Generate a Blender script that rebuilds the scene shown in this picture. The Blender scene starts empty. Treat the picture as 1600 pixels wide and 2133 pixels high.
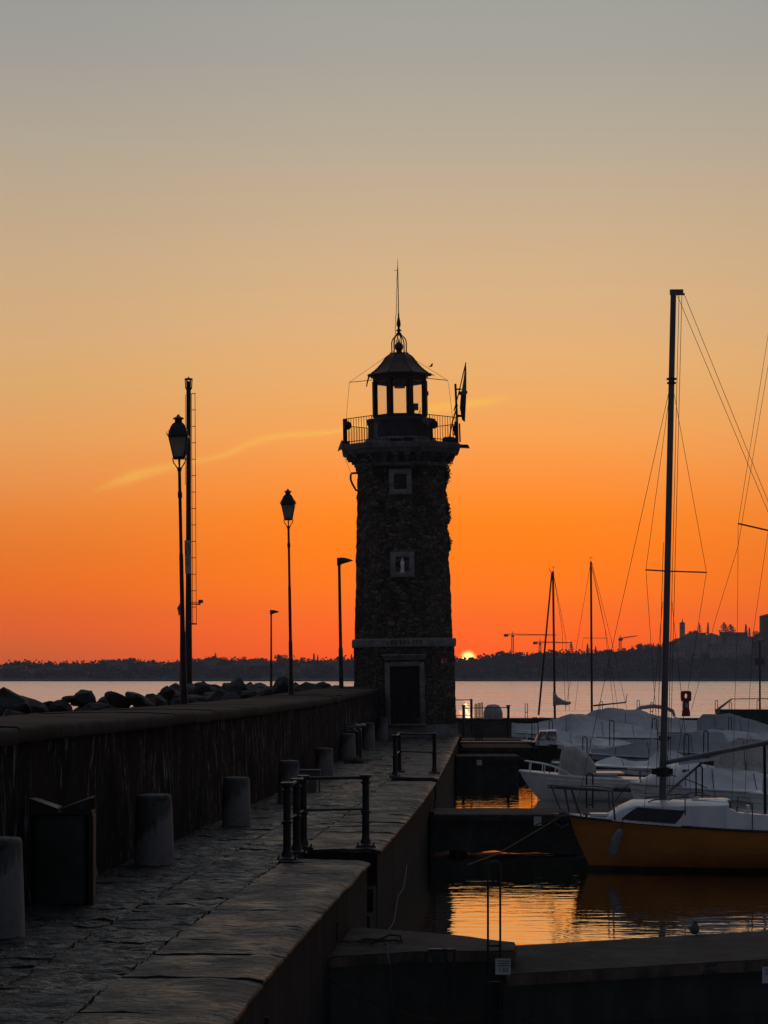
import bpy, bmesh, math, random
from mathutils import Vector, Matrix, noise
R = math.radians
random.seed(7)
SC = bpy.context.scene
COL = SC.collection
F = 4560.0          # focal length in photo pixels
H0 = 1408.0         # horizon row
CZ = 2.4            # camera height over the quay
WZ = -1.4           # water level
# ---------------------------------------------------------------- camera
cam = bpy.data.cameras.new('camera'); co = bpy.data.objects.new('camera', cam); COL.objects.link(co)
co.location = (0, 0, CZ); co.rotation_euler = (R(90), 0, 0)
cam.sensor_fit = 'VERTICAL'; cam.sensor_height = 36; cam.sensor_width = 27
cam.lens = F / 2133 * 36; cam.shift_y = (H0 - 1066.5) / 2133
cam.clip_start = .1; cam.clip_end = 9000
SC.camera = co
SC.view_settings.view_transform = 'Standard'; SC.view_settings.look = 'None'
SC.view_settings.exposure = 0; SC.view_settings.gamma = 1
# ---------------------------------------------------------------- node helpers
def s2l(c):
    return tuple(((v/255)/12.92 if v/255 <= .04045 else ((v/255+.055)/1.055)**2.4) for v in c)
class NT:
    def __init__(s, nt): s.nt = nt; s.n = nt.nodes; s.l = nt.links
    def node(s, t, **k):
        n = s.n.new(t)
        for a, b in k.items(): setattr(n, a, b)
        return n
    def put(s, sock, v):
        if isinstance(v, bpy.types.NodeSocket): s.l.new(v, sock)
        elif v is not None: sock.default_value = v
    def m(s, op, a, b=None, c=None, clamp=False):
        n = s.node('ShaderNodeMath', operation=op, use_clamp=clamp)
        s.put(n.inputs[0], a); s.put(n.inputs[1], b)
        if c is not None: s.put(n.inputs[2], c)
        return n.outputs[0]
    def mix(s, f, a, b, t='MIX'):
        n = s.node('ShaderNodeMix', data_type='RGBA', blend_type=t)
        s.put(n.inputs[0], f); s.put(n.inputs[6], a); s.put(n.inputs[7], b)
        return n.outputs[2]
    def ramp(s, f, stops, interp='LINEAR'):
        n = s.node('ShaderNodeValToRGB'); cr = n.color_ramp; cr.interpolation = interp
        while len(cr.elements) < len(stops): cr.elements.new(.5)
        for e, (p, c) in zip(cr.elements, stops):
            e.position = p; e.color = tuple(c)+(1,) if len(c) == 3 else c
        s.put(n.inputs[0], f); return n.outputs[0]
    def step(s, v, a, b):
        n = s.node('ShaderNodeMapRange', interpolation_type='SMOOTHSTEP'); n.clamp = True
        s.put(n.inputs[0], v); n.inputs[1].default_value = a; n.inputs[2].default_value = b
        return n.outputs[0]
    def noise(s, vec, scale, detail=4, rough=.55, dist=0):
        n = s.node('ShaderNodeTexNoise'); s.put(n.inputs['Vector'], vec)
        n.inputs['Scale'].default_value = scale; n.inputs['Detail'].default_value = detail
        n.inputs['Roughness'].default_value = rough; n.inputs['Distortion'].default_value = dist
        return n.outputs['Fac']
    def scalev(s, vec, sc):
        n = s.node('ShaderNodeMapping'); s.put(n.inputs[0], vec); n.inputs['Scale'].default_value = sc
        return n.outputs[0]
# ---------------------------------------------------------------- world: the sunset sky
SUN_AZ, SUN_EL = R(2.2), R(.455)
w = bpy.data.worlds.new('World'); SC.world = w; w.use_nodes = True
W = NT(w.node_tree); W.n.clear()
tc = W.node('ShaderNodeTexCoord'); sp = W.node('ShaderNodeSeparateXYZ'); W.l.new(tc.outputs['Generated'], sp.inputs[0])
X, Y, Z = sp.outputs
el = W.m('MULTIPLY', W.m('ARCSINE', Z), 180/math.pi)
az = W.m('MULTIPLY', W.m('ARCTAN2', X, Y), 180/math.pi)
def E(py): return max(0, math.degrees(math.atan((H0-py)/F)))/20
ctr = [(1408,(235,72,38)),(1370,(250,84,34)),(1300,(255,100,24)),(1230,(255,116,14)),(1150,(255,124,16)),(1080,(254,131,36)),(1000,(251,143,60)),
       (900,(243,160,85)),(800,(233,170,105)),(700,(223,174,122)),(600,(213,175,132)),(480,(202,173,140)),(300,(181,168,149)),(120,(165,161,153)),(0,(158,158,153))]
lft = [(1408,(178,78,56)),(1370,(196,86,56)),(1300,(222,92,48)),(1230,(228,104,42)),(1150,(226,116,48)),(1080,(228,128,58)),(1000,(228,144,78)),
       (900,(224,158,96)),(800,(216,166,110)),(700,(210,168,122)),(600,(202,168,130)),(480,(192,166,136)),(300,(174,162,146)),(120,(158,155,149)),(0,(151,151,149))]
f20 = W.m('DIVIDE', el, 20)
HD, HTOP, HFAR = .0002, 56.0, 1930.0       # haze: density, ceiling above the eye, far side
def sk(p, c):   # the sky outside the haze is that much brighter than it looks through it
    d = min(HFAR, HTOP/max(.001, (H0-p)/F)); k = 1+(math.exp(HD*d)-1)*.85; v = s2l(c); return (v[0]*k*1.03, v[1]*k*1.03, max(0, v[2]*k*1.02-.028*(1-math.exp(-HD*d))/.3))
cA = W.ramp(f20, [(E(p), sk(p, c)) for p, c in ctr])
cB = W.ramp(f20, [(E(p), sk(p, c)) for p, c in lft])
daz = W.m('ABSOLUTE', W.m('SUBTRACT', az, math.degrees(SUN_AZ)))
front = W.mix(W.step(daz, 1.5, 13), cA, cB)
# above the picture the sky cools and dims; behind the camera it is dusk already
high = W.ramp(W.m('DIVIDE', el, 90), [(.19,s2l((158,158,153))),(.3,(.37,.385,.40)),(.55,(.30,.325,.36)),(1,(.19,.215,.26))])
front = W.mix(W.step(el, 16, 24), front, high)
rear = W.ramp(W.m('DIVIDE', el, 90), [(0,(.042,.041,.050)),(.15,(.058,.060,.074)),(.45,(.065,.073,.098)),(.75,(.14,.16,.20)),(1,(.19,.215,.26))])
sky = W.mix(W.step(W.m('ABSOLUTE', az), 12, 58), front, rear)
# procedural daylight term (Nishita) kept very low
ns = W.node('ShaderNodeTexSky', sky_type='NISHITA'); ns.sun_disc = False; ns.sun_elevation = SUN_EL; ns.sun_rotation = SUN_AZ
ns.dust_density = 3; ns.air_density = 1.4
# thin lit trail of cirrus, given in directions (x/y, z/y)
ta = W.m('DIVIDE', X, W.m('MAXIMUM', Y, .001)); te = W.m('DIVIDE', Z, W.m('MAXIMUM', Y, .001))
trail = [(180,1026),(260,998),(330,978),(400,963),(470,946),(540,917),(620,905),(700,898),(780,879),(870,858),(940,846),(1000,838),(1060,830)]
u = W.m('DIVIDE', W.m('ADD', ta, .2), .4)
fc = W.node('ShaderNodeFloatCurve'); cv = fc.mapping.curves[0]
pts = [(((p-800)/F+.2)/.4, (H0-q)/F/.2) for p, q in trail]
cv.points[0].location = (0, pts[0][1]-.05); cv.points[1].location = (1, pts[-1][1]+.03)
for a, b in pts: cv.points.new(a, b)
fc.mapping.update(); W.l.new(u, fc.inputs['Value'])
cmb = W.node('ShaderNodeCombineXYZ'); W.put(cmb.inputs[0], W.m('MULTIPLY', ta, 26)); W.put(cmb.inputs[1], W.m('MULTIPLY', W.m('SUBTRACT', te, W.m('MULTIPLY', ta, .22)), 330))
nz = W.noise(cmb.outputs[0], 2.2, 6, .7)
dd = W.m('SUBTRACT', te, W.m('MULTIPLY', fc.outputs[0], .2))
dd = W.m('ADD', dd, W.m('MULTIPLY', W.m('SUBTRACT', nz, .5), .0034))
wid = W.ramp(u, [(((180-800)/F+.2)/.4,(.0012,)*3),((( 270-800)/F+.2)/.4,(.0030,)*3),(((400-800)/F+.2)/.4,(.0018,)*3),(((520-800)/F+.2)/.4,(.0020,)*3),(((700-800)/F+.2)/.4,(.0013,)*3),(((880-800)/F+.2)/.4,(.0028,)*3),(((1060-800)/F+.2)/.4,(.0018,)*3)])
amp = W.ramp(u, [(((180-800)/F+.2)/.4,(0,)*3),((( 270-800)/F+.2)/.4,(.75,)*3),(((420-800)/F+.2)/.4,(.55,)*3),(((560-800)/F+.2)/.4,(.7,)*3),(((720-800)/F+.2)/.4,(.9,)*3),(((900-800)/F+.2)/.4,(1,)*3),(((1010-800)/F+.2)/.4,(1,)*3),(((1085-800)/F+.2)/.4,(0,)*3)])
g = W.m('DIVIDE', dd, wid); g = W.m('POWER', 2.718, W.m('MULTIPLY', W.m('MULTIPLY', g, g), -1.2))
g = W.m('MULTIPLY', W.m('MULTIPLY', g, amp), W.m('GREATER_THAN', Y, .5))
g = W.m('MULTIPLY', g, W.step(nz, .10, .50))
sky = W.mix(W.m('MULTIPLY', g, .85), sky, s2l((255,190,88))+(1,))
# very faint bands
bn = W.noise(W.scalev(tc.outputs['Generated'], (3, 3, 60)), 1.3, 4, .5)
sky = W.mix(1, sky, W.ramp(bn, [(.3,(.992,)*3),(.7,(1.006,)*3)]), 'MULTIPLY')
# sun disc with its aureole
sd = (math.sin(SUN_AZ)*math.cos(SUN_EL), math.cos(SUN_AZ)*math.cos(SUN_EL), math.sin(SUN_EL))
dp = W.node('ShaderNodeVectorMath', operation='DISTANCE'); W.l.new(tc.outputs['Generated'], dp.inputs[0]); dp.inputs[1].default_value = sd
dist = dp.outputs['Value']
rad = math.radians(.245)
aur = W.m('POWER', 2.718, W.m('MULTIPLY', W.m('DIVIDE', dist, .022), -1))
sky = W.mix(W.m('MULTIPLY', aur, .7), sky, (1.3,.24,.006,1))
aur2 = W.m('POWER', 2.718, W.m('MULTIPLY', W.m('DIVIDE', dist, .009), -1))
sky = W.mix(W.m('MULTIPLY', aur2, .95), sky, (1.6,.10,.01,1))
disc = W.m('SUBTRACT', 1, W.step(dist, rad*.85, rad*1.1))
sky = W.mix(disc, sky, W.mix(W.step(dist, rad*.25, rad*.95), (4.8, 2.3, .6, 1), (2.8, .30, .02, 1)))
bg = W.node('ShaderNodeBackground'); W.put(bg.inputs[0], sky); bg.inputs[1].default_value = 1
bg2 = W.node('ShaderNodeBackground'); W.put(bg2.inputs[0], ns.outputs[0]); bg2.inputs[1].default_value = .004
ad = W.node('ShaderNodeAddShader'); W.l.new(bg.outputs[0], ad.inputs[0]); W.l.new(bg2.outputs[0], ad.inputs[1])
ow = W.node('ShaderNodeOutputWorld'); W.l.new(ad.outputs[0], ow.inputs[0])
# ---------------------------------------------------------------- sun
sl = bpy.data.lights.new('sun', 'SUN'); so = bpy.data.objects.new('sun', sl); COL.objects.link(so)
sl.energy = .3; sl.angle = R(.5); sl.color = (1, .38, .12)
so.rotation_euler = Vector(sd).to_track_quat('Z', 'Y').to_euler(); so.location = (20, 200, 60)
# ---------------------------------------------------------------- materials
def mat(name, col, rough=.7, metal=0, var=.3, scale=3, bump=.25, bscale=25, stretch=(1,1,1), spec=.4, bd=.02, stain=None, island=0):
    m = bpy.data.materials.new(name); m.use_nodes = True
    T = NT(m.node_tree); b = T.n['Principled BSDF']
    t = T.node('ShaderNodeTexCoord').outputs['Object']
    v = T.scalev(t, stretch)
    n1 = T.noise(v, scale, 5, .6)
    lo = tuple(c*(1-var) for c in col)+(1,); hi = tuple(min(1, c*(1+var)) for c in col)+(1,)
    c = T.mix(T.step(n1, .3, .7), lo, hi)
    if stain:
        c = T.mix(T.m('MULTIPLY', T.step(T.noise(v, scale*.45, 6, .65), .48, .62), stain[1]), c, tuple(stain[0])+(1,))
    if island:
        gi = T.node('ShaderNodeNewGeometry').outputs['Random Per Island']
        c = T.mix(1, c, T.ramp(gi, [(0, (1-island,)*3), (1, (1+island,)*3)]), 'MULTIPLY')
    T.put(b.inputs['Base Color'], c)
    b.inputs['Metallic'].default_value = metal
    T.put(b.inputs['Roughness'], T.m('ADD', rough-.08, T.m('MULTIPLY', n1, .16)))
    b.inputs['Specular IOR Level'].default_value = spec
    if bump:
        bn = T.node('ShaderNodeBump'); bn.inputs['Strength'].default_value = bump; bn.inputs['Distance'].default_value = bd
        T.put(bn.inputs['Height'], T.noise(v, bscale, 5, .6)); T.l.new(bn.outputs[0], b.inputs['Normal'])
    return m
M = {}
M['paving'] = mat('wet_paving', (.040,.037,.036), .36, var=.4, scale=2.2, bump=1, bscale=5, stretch=(.8,5.5,1), bd=.05, spec=.6, island=.25)
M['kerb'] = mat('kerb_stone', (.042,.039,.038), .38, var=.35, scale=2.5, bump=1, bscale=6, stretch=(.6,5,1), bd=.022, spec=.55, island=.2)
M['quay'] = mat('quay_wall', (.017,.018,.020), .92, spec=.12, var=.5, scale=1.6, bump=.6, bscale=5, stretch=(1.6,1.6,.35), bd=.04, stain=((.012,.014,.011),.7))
M['algae'] = mat('algae_concrete', (.020,.027,.021), .6, var=.6, scale=2, bump=.7, bscale=6, stretch=(1,1,.5), bd=.04, stain=((.006,.006,.006),.8))
M['concrete'] = mat('dock_concrete', (.048,.047,.049), .9, spec=.15, var=.4, scale=2.4, bump=.6, bscale=14, bd=.015, stain=((.02,.018,.016),.7))
M['dock_edge'] = mat('dock_edge', (.10,.08,.07), .9, spec=.15, var=.45, scale=3, bump=.5, bscale=12, stretch=(1,1,.4), stain=((.015,.012,.01),.85))
M['plaster'] = mat('old_render', (.012,.011,.0105), .9, var=.7, scale=5, bump=1, bscale=9, stretch=(1.5,1.5,.22), bd=.06, stain=((.095,.09,.088),.75), spec=.05)
M['coping'] = mat('coping_stone', (.016,.016,.018), .88, var=.35, scale=2, bump=.6, bscale=12, bd=.015, stain=((.040,.039,.040),.5), island=.3, spec=.2)
M['rock'] = mat('boulder', (.034,.033,.034), .8, var=.5, scale=1.6, bump=.9, bscale=5, bd=.06, stain=((.065,.063,.062),.5), island=.2)
M['mound'] = mat('rubble_bed', (.03,.028,.026), .9, var=.4, scale=1, bump=1, bscale=3, bd=.15)
M['iron'] = mat('black_iron', (.022,.023,.026), .45, .3, var=.4, scale=6, bump=.25, bscale=40, bd=.004)
M['rust'] = mat('rusty_iron', (.05,.022,.016), .6, .2, var=.5, scale=8, bump=.4, bscale=40, bd=.004)
M['steel'] = mat('galvanised', (.16,.16,.17), .4, .8, var=.25, scale=5, bump=.1, bscale=30, bd=.003)
M['bollard'] = None
M['darkbox'] = mat('dark_metal', (.018,.02,.02), .5, .2, var=.3, scale=5, bump=.2, bscale=30, bd=.004)
M['greenbin'] = mat('bin_body', (.020,.030,.024), .5, 0, var=.4, scale=2.5, bump=.25, bscale=18, bd=.006, stain=((.06,.062,.066),.5))
M['white'] = mat('white_paint', (.80,.81,.82), .4, var=.1, scale=3, bump=.08, bscale=20, bd=.003, stain=((.55,.55,.55),.4))
M['gel'] = mat('gelcoat', (.66,.68,.72), .3, var=.1, scale=2.5, bump=.05, bscale=15, bd=.003, stain=((.50,.51,.53),.4))
M['yellow'] = mat('yellow_hull', (.42,.145,.012), .35, var=.14, scale=2.2, bump=.06, bscale=10, bd=.004, stretch=(.4,1,2), stain=((.20,.065,.006),.5))
M['bluewin'] = mat('dark_window', (.014,.016,.026), .25, var=.15, scale=3, bump=0, spec=.5)
M['tarp'] = mat('grey_tarp', (.60,.62,.66), .5, var=.10, scale=1.5, bump=.3, bscale=1.6, stretch=(1,3.5,2.5), bd=.02, stain=((.42,.43,.46),.45))
M['tarp2'] = mat('blue_grey_tarp', (.32,.35,.40), .5, var=.12, scale=1.5, bump=.3, bscale=1.6, stretch=(1,2.4,1.5), bd=.05, stain=((.20,.22,.26),.5))
M['tarp3'] = mat('canvas_hood', (.46,.44,.42), .7, var=.16, scale=2.4, bump=.7, bscale=4, stretch=(1.5,1.5,1), bd=.05, stain=((.13,.13,.12),.5))
M['tarp4'] = mat('black_tarp', (.012,.013,.015), .7, var=.3, scale=2, bump=.5, bscale=5, bd=.03)
M['darkhull'] = mat('dark_hull', (.04,.028,.022), .5, var=.4, scale=2, bump=.2, bscale=10, bd=.006)
M['bluehull'] = mat('blue_hull', (.03,.05,.085), .4, var=.3, scale=2, bump=.1, bscale=10, bd=.006)
M['greenhull'] = mat('green_hull', (.012,.03,.024), .5, var=.3, scale=2, bump=.1, bscale=10, bd=.006)
M['mast'] = mat('mast_alloy', (.13,.135,.15), .4, .5, var=.2, scale=2, bump=.08, bscale=20, bd=.003, stretch=(1,1,.2))
M['wire'] = mat('rigging_wire', (.10,.085,.07), .5, .5, var=.1, scale=3, bump=0)
M['rubber'] = mat('fender', (.17,.18,.19), .5, var=.3, scale=5, bump=.1, bscale=20, bd=.004)
M['rope'] = mat('rope', (.045,.04,.038), .9, var=.4, scale=20, bump=.8, bscale=80, bd=.006)
M['palerope'] = mat('pale_rope', (.25,.22,.17), .9, var=.3, scale=20, bump=.6, bscale=80, bd=.004)
M['trim'] = mat('pale_stone_trim', (.24,.235,.235), .75, var=.22, scale=5, bump=.5, bscale=22, bd=.012, stain=((.12,.115,.11),.55))
M['door'] = mat('brown_door', (.012,.006,.005), .7, var=.5, scale=4, bump=.4, bscale=12, stretch=(3,3,.2), bd=.01)
M['copper'] = mat('roof_copper', (.075,.042,.038), .55, .3, var=.3, scale=3, bump=.25, bscale=12, bd=.01)
M['frame'] = mat('lantern_frame', (.045,.016,.014), .5, .2, var=.3, scale=5, bump=.15, bscale=20, bd=.004)
M['drum'] = mat('drum_render', (.05,.052,.058), .7, var=.25, scale=3, bump=.3, bscale=15, bd=.01)
M['ivy'] = mat('ivy_leaf', (.02,.028,.010), .6, var=.5, scale=6, bump=0)
M['leaf'] = mat('far_leaf', (.030,.034,.030), .8, var=.5, scale=.08, bump=0, spec=.1)
M['bark'] = mat('bark', (.04,.03,.025), .9, var=.3, scale=3, bump=.3)
M['hill'] = mat('hillside', (.030,.034,.030), .95, var=.5, scale=.03, bump=0, spec=.1)
M['plate'] = mat('sign_plate', (.42,.44,.48), .5, var=.08, scale=6, bump=0)
M['ink'] = mat('sign_ink', (.03,.045,.09), .6, var=.05, scale=6, bump=0)
M['red'] = mat('red_paint', (.22,.015,.012), .5, var=.25, scale=4, bump=.1, bscale=20, bd=.003)
M['blue'] = mat('blue_plastic', (.03,.06,.20), .45, var=.3, scale=8, bump=.4, bscale=20, bd=.01)
M['pinkbox'] = mat('pale_stone_box', (.15,.118,.11), .75, var=.22, scale=4, bump=.4, bscale=20, bd=.008)
M['wallpale'] = mat('far_wall', (.30,.29,.29), .9, var=.3, scale=.15, bump=0)
M['walldark'] = mat('far_wall_brick', (.075,.055,.05), .9, var=.25, scale=.15, bump=0)
M['roofred'] = mat('far_roof', (.07,.042,.035), .9, var=.3, scale=.3, bump=0)
M['gull'] = mat('feathers', (.16,.165,.175), .8, var=.15, scale=12, bump=.3, bscale=60, bd=.003)
M['dry'] = mat('dry_grass', (.06,.045,.015), .9, var=.5, scale=10, bump=0)
M['winlight_paint'] = mat('window_painted_light', (.42,.27,.22), .5, var=.15, scale=4, bump=0)  # pinkish light in the cabin boat panes, put into the base colour
M['teak'] = mat('weathered_wood', (.12,.10,.085), .8, var=.4, scale=6, bump=.5, bscale=20, stretch=(1,1,.3), bd=.006)
def special(name, fn):
    m = bpy.data.materials.new(name); m.use_nodes = True; T = NT(m.node_tree); fn(m, T, T.n['Principled BSDF']); M[name] = m
def f_bollard(m, T, b):
    t = T.node('ShaderNodeTexCoord').outputs['Object']; s = T.node('ShaderNodeSeparateXYZ'); T.l.new(t, s.inputs[0])
    n = T.noise(t, 7, 5, .65); n2 = T.noise(T.scalev(t, (9, 9, 1.2)), 3, 4, .6)
    # soot and moss run down from the top, further on the wall side
    k = T.m('ADD', s.outputs[2], T.m('MULTIPLY', s.outputs[0], -1.0)); k = T.m('ADD', k, T.m('MULTIPLY', T.m('SUBTRACT', n2, .5), .55))
    f = T.m('ADD', T.m('MULTIPLY', T.step(k, .40, .60), .75), T.m('MULTIPLY', T.step(T.noise(t, 4, 6, .7), .52, .66), .4), None, True)
    c = T.mix(n, (.17,.165,.165,1), (.26,.25,.25,1)); c = T.mix(f, c, T.mix(n, (.016,.018,.018,1), (.045,.045,.045,1)))
    T.put(b.inputs['Base Color'], c); b.inputs['Roughness'].default_value = .75
    bn = T.node('ShaderNodeBump'); bn.inputs['Strength'].default_value = .5; bn.inputs['Distance'].default_value = .01
    T.put(bn.inputs['Height'], T.noise(t, 40, 4, .6)); T.l.new(bn.outputs[0], b.inputs['Normal'])
special('bollard', f_bollard)
def f_render(m, T, b):
    t = T.node('ShaderNodeTexCoord').outputs['Object']
    st = T.noise(T.scalev(t, (11, 11, 1.5)), 1, 4, .6, .5); mk = T.noise(t, .75, 5, .65); n = T.noise(t, 3.5, 6, .7); fn = T.noise(T.scalev(t, (30, 30, 7)), 1, 3, .6)
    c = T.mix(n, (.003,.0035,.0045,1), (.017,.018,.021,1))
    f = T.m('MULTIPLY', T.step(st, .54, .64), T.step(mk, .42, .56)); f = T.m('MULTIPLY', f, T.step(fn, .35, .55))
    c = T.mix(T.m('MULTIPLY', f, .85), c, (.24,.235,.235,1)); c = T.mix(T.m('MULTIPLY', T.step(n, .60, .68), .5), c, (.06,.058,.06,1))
    T.put(b.inputs['Base Color'], c); b.inputs['Roughness'].default_value = .95; b.inputs['Specular IOR Level'].default_value = .08
    bn = T.node('ShaderNodeBump'); bn.inputs['Strength'].default_value = 1; bn.inputs['Distance'].default_value = .05
    T.put(bn.inputs['Height'], T.m('ADD', n, T.m('MULTIPLY', fn, .3))); T.l.new(bn.outputs[0], b.inputs['Normal'])
special('plaster', f_render)
M['trim_dark'] = mat('gallery_stone', (.13,.125,.125), .8, var=.3, scale=4, bump=.5, bscale=18, bd=.012, stain=((.05,.048,.047),.7))
def f_masonry(m, T, b):
    t = T.node('ShaderNodeTexCoord').outputs['Object']
    g = T.node('ShaderNodeVectorMath', operation='ADD'); nn = T.node('ShaderNodeTexNoise'); nn.inputs['Scale'].default_value = 2.2; T.put(nn.inputs['Vector'], t)
    sc = T.node('ShaderNodeVectorMath', operation='SCALE'); T.l.new(nn.outputs['Color'], sc.inputs[0]); sc.inputs['Scale'].default_value = .35
    T.put(g.inputs[0], T.scalev(t, (1, 1, 1.55))); T.l.new(sc.outputs[0], g.inputs[1])
    def vor(scale, feat):
        v = T.node('ShaderNodeTexVoronoi', feature=feat); T.l.new(g.outputs[0], v.inputs['Vector']); v.inputs['Scale'].default_value = scale
        v.inputs['Randomness'].default_value = 1
        return v
    e1 = vor(4.1, 'DISTANCE_TO_EDGE').outputs['Distance']; cc = vor(4.1, 'F1').outputs['Color']
    mort = T.step(e1, .015, .07)
    sh = T.node('ShaderNodeSeparateColor'); T.l.new(cc, sh.inputs[0])
    n = T.noise(t, 9, 5, .65)
    c = T.ramp(sh.outputs[0], [(0,(.070,.054,.041)),(.35,(.115,.090,.069)),(.7,(.14,.111,.086)),(1,(.20,.168,.135))])
    c = T.mix(1, c, T.ramp(n, [(.3,(.55,)*3),(.7,(1.3,)*3)]), 'MULTIPLY')
    c = T.mix(mort, (.045,.036,.029,1), c)
    c = T.mix(T.m('MULTIPLY', T.step(T.noise(t, .8, 5, .6), .5, .68), .55), c, (.035,.027,.021,1))
    T.put(b.inputs['Base Color'], c); b.inputs['Roughness'].default_value = .85; b.inputs['Specular IOR Level'].default_value = .25
    hgt = T.m('ADD', T.m('MULTIPLY', T.step(e1, 0, .14), 1), T.m('MULTIPLY', n, .35)); hgt = T.m('ADD', hgt, T.m('MULTIPLY', sh.outputs[1], .5))
    bn = T.node('ShaderNodeBump'); bn.inputs['Strength'].default_value = .9; bn.inputs['Distance'].default_value = .06
    T.put(bn.inputs['Height'], hgt); T.l.new(bn.outputs[0], b.inputs['Normal'])
special('masonry', f_masonry)
def f_pave(sx, sy, base, bd, rlo, rhi):
    def f(m, T, b):
        t = T.node('ShaderNodeTexCoord').outputs['Object']
        n1 = T.noise(T.scalev(t, (sx, sy, 1)), 1, 6, .68, .6); n2 = T.noise(t, 1.1, 4, .6); n3 = T.noise(T.scalev(t, (sx*3.5, sy*3, 1)), 1, 4, .7)
        gi = T.node('ShaderNodeNewGeometry').outputs['Random Per Island']
        c = T.ramp(n1, [(.38, tuple(v*.3 for v in base)), (.5, base), (.64, tuple(v*2.0 for v in base))])
        c = T.mix(1, c, T.ramp(n2, [(.3,(.5,)*3),(.7,(1.4,)*3)]), 'MULTIPLY'); c = T.mix(1, c, T.ramp(gi, [(0,(.6,)*3),(1,(1.35,)*3)]), 'MULTIPLY')
        T.put(b.inputs['Base Color'], c); b.inputs['Specular IOR Level'].default_value = .6
        r = T.m('ADD', rlo, T.m('MULTIPLY', T.step(n2, .35, .65), rhi-rlo)); r = T.m('ADD', r, T.m('MULTIPLY', T.m('SUBTRACT', n3, .5), .3))
        T.put(b.inputs['Roughness'], r)
        h = T.m('ADD', T.step(n1, .40, .60), T.m('MULTIPLY', n3, .5))
        bn = T.node('ShaderNodeBump'); bn.inputs['Strength'].default_value = 1; bn.inputs['Distance'].default_value = bd
        T.put(bn.inputs['Height'], h); T.l.new(bn.outputs[0], b.inputs['Normal'])
    return f
special('paving', f_pave(3.2, 6.5, (.021,.022,.024), .050, .20, .58))
special('kerb', f_pave(3.6, 8, (.018,.019,.021), .036, .32, .62))
def f_water(m, T, b):
    t = T.node('ShaderNodeTexCoord').outputs['Object']; s = T.node('ShaderNodeSeparateXYZ'); T.l.new(t, s.inputs[0])
    lake = T.step(s.outputs[1], 140, 175)       # open lake beyond the outer mole, sheltered basin inside
    west = T.step(s.outputs[0], -2.0, -3.5); lake = T.m('MAXIMUM', lake, west)
    b.inputs['Base Color'].default_value = (.006,.010,.011,1); b.inputs['Roughness'].default_value = .02
    b.inputs['IOR'].default_value = 1.33; b.inputs['Specular IOR Level'].default_value = .5
    b1 = T.node('ShaderNodeBump'); b1.inputs['Distance'].default_value = .010; b1.inputs['Strength'].default_value = 1
    h1 = T.m('ADD', T.noise(T.scalev(t, (.42, 1.15, 1)), 2.2, 3, .5, .4), T.m('MULTIPLY', T.noise(T.scalev(t, (.5, 1.3, 1)), 7, 2, .5), .12))
    T.put(b1.inputs['Height'], h1)
    b2 = T.node('ShaderNodeBump'); b2.inputs['Distance'].default_value = 1.0; b2.inputs['Strength'].default_value = 1
    h2 = T.m('ADD', T.noise(T.scalev(t, (.22, .7, 1)), .9, 4, .6, .3), T.m('MULTIPLY', T.noise(t, .05, 2, .5), .5))
    T.put(b2.inputs['Height'], h2)
    mx = T.node('ShaderNodeMix', data_type='VECTOR'); T.put(mx.inputs[0], lake); T.l.new(b1.outputs[0], mx.inputs[4]); T.l.new(b2.outputs[0], mx.inputs[5])
    T.l.new(mx.outputs[1], b.inputs['Normal'])
    T.put(b.inputs['Roughness'], T.m('ADD', .02, T.m('MULTIPLY', lake, .10)))
    fr = T.node('ShaderNodeFresnel'); fr.inputs[0].default_value = 1.33; T.l.new(mx.outputs[1], fr.inputs['Normal'])
    gl = T.node('ShaderNodeBsdfGlossy'); gl.inputs[0].default_value = (.99,.97,.92,1); T.l.new(mx.outputs[1], gl.inputs['Normal'])
    T.put(gl.inputs['Roughness'], T.m('ADD', .015, T.m('MULTIPLY', lake, T.m('ADD', .07, T.m('MULTIPLY', T.step(T.noise(T.scalev(t, (.035, .16, 1)), 1, 6, .7), .38, .62), .26)))))
    df = T.node('ShaderNodeBsdfDiffuse'); df.inputs[0].default_value = (.006,.010,.011,1)
    ms = T.node('ShaderNodeMixShader'); T.put(ms.inputs[0], T.m('MAXIMUM', T.m('POWER', fr.outputs[0], .25), T.m('MULTIPLY', lake, .97))); T.l.new(df.outputs[0], ms.inputs[1]); T.l.new(gl.outputs[0], ms.inputs[2])
    T.l.new(ms.outputs[0], T.n['Material Output'].inputs[0])
special('water', f_water)
def f_glass(m, T, b):
    T.n.remove(b); o = T.n['Material Output']
    tr = T.node('ShaderNodeBsdfTransparent'); tr.inputs[0].default_value = (.99,.99,1,1)
    gl = T.node('ShaderNodeBsdfGlossy'); gl.inputs['Roughness'].default_value = .05
    tl = T.node('ShaderNodeBsdfTranslucent'); tl.inputs[0].default_value = (.8,.8,.8,1)
    a = T.node('ShaderNodeMixShader'); a.inputs[0].default_value = .04; T.l.new(tr.outputs[0], a.inputs[1]); T.l.new(tl.outputs[0], a.inputs[2])
    c = T.node('ShaderNodeMixShader'); c.inputs[0].default_value = .02; T.l.new(a.outputs[0], c.inputs[1]); T.l.new(gl.outputs[0], c.inputs[2])
    T.l.new(c.outputs[0], o.inputs[0])
special('glass', f_glass)
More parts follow.
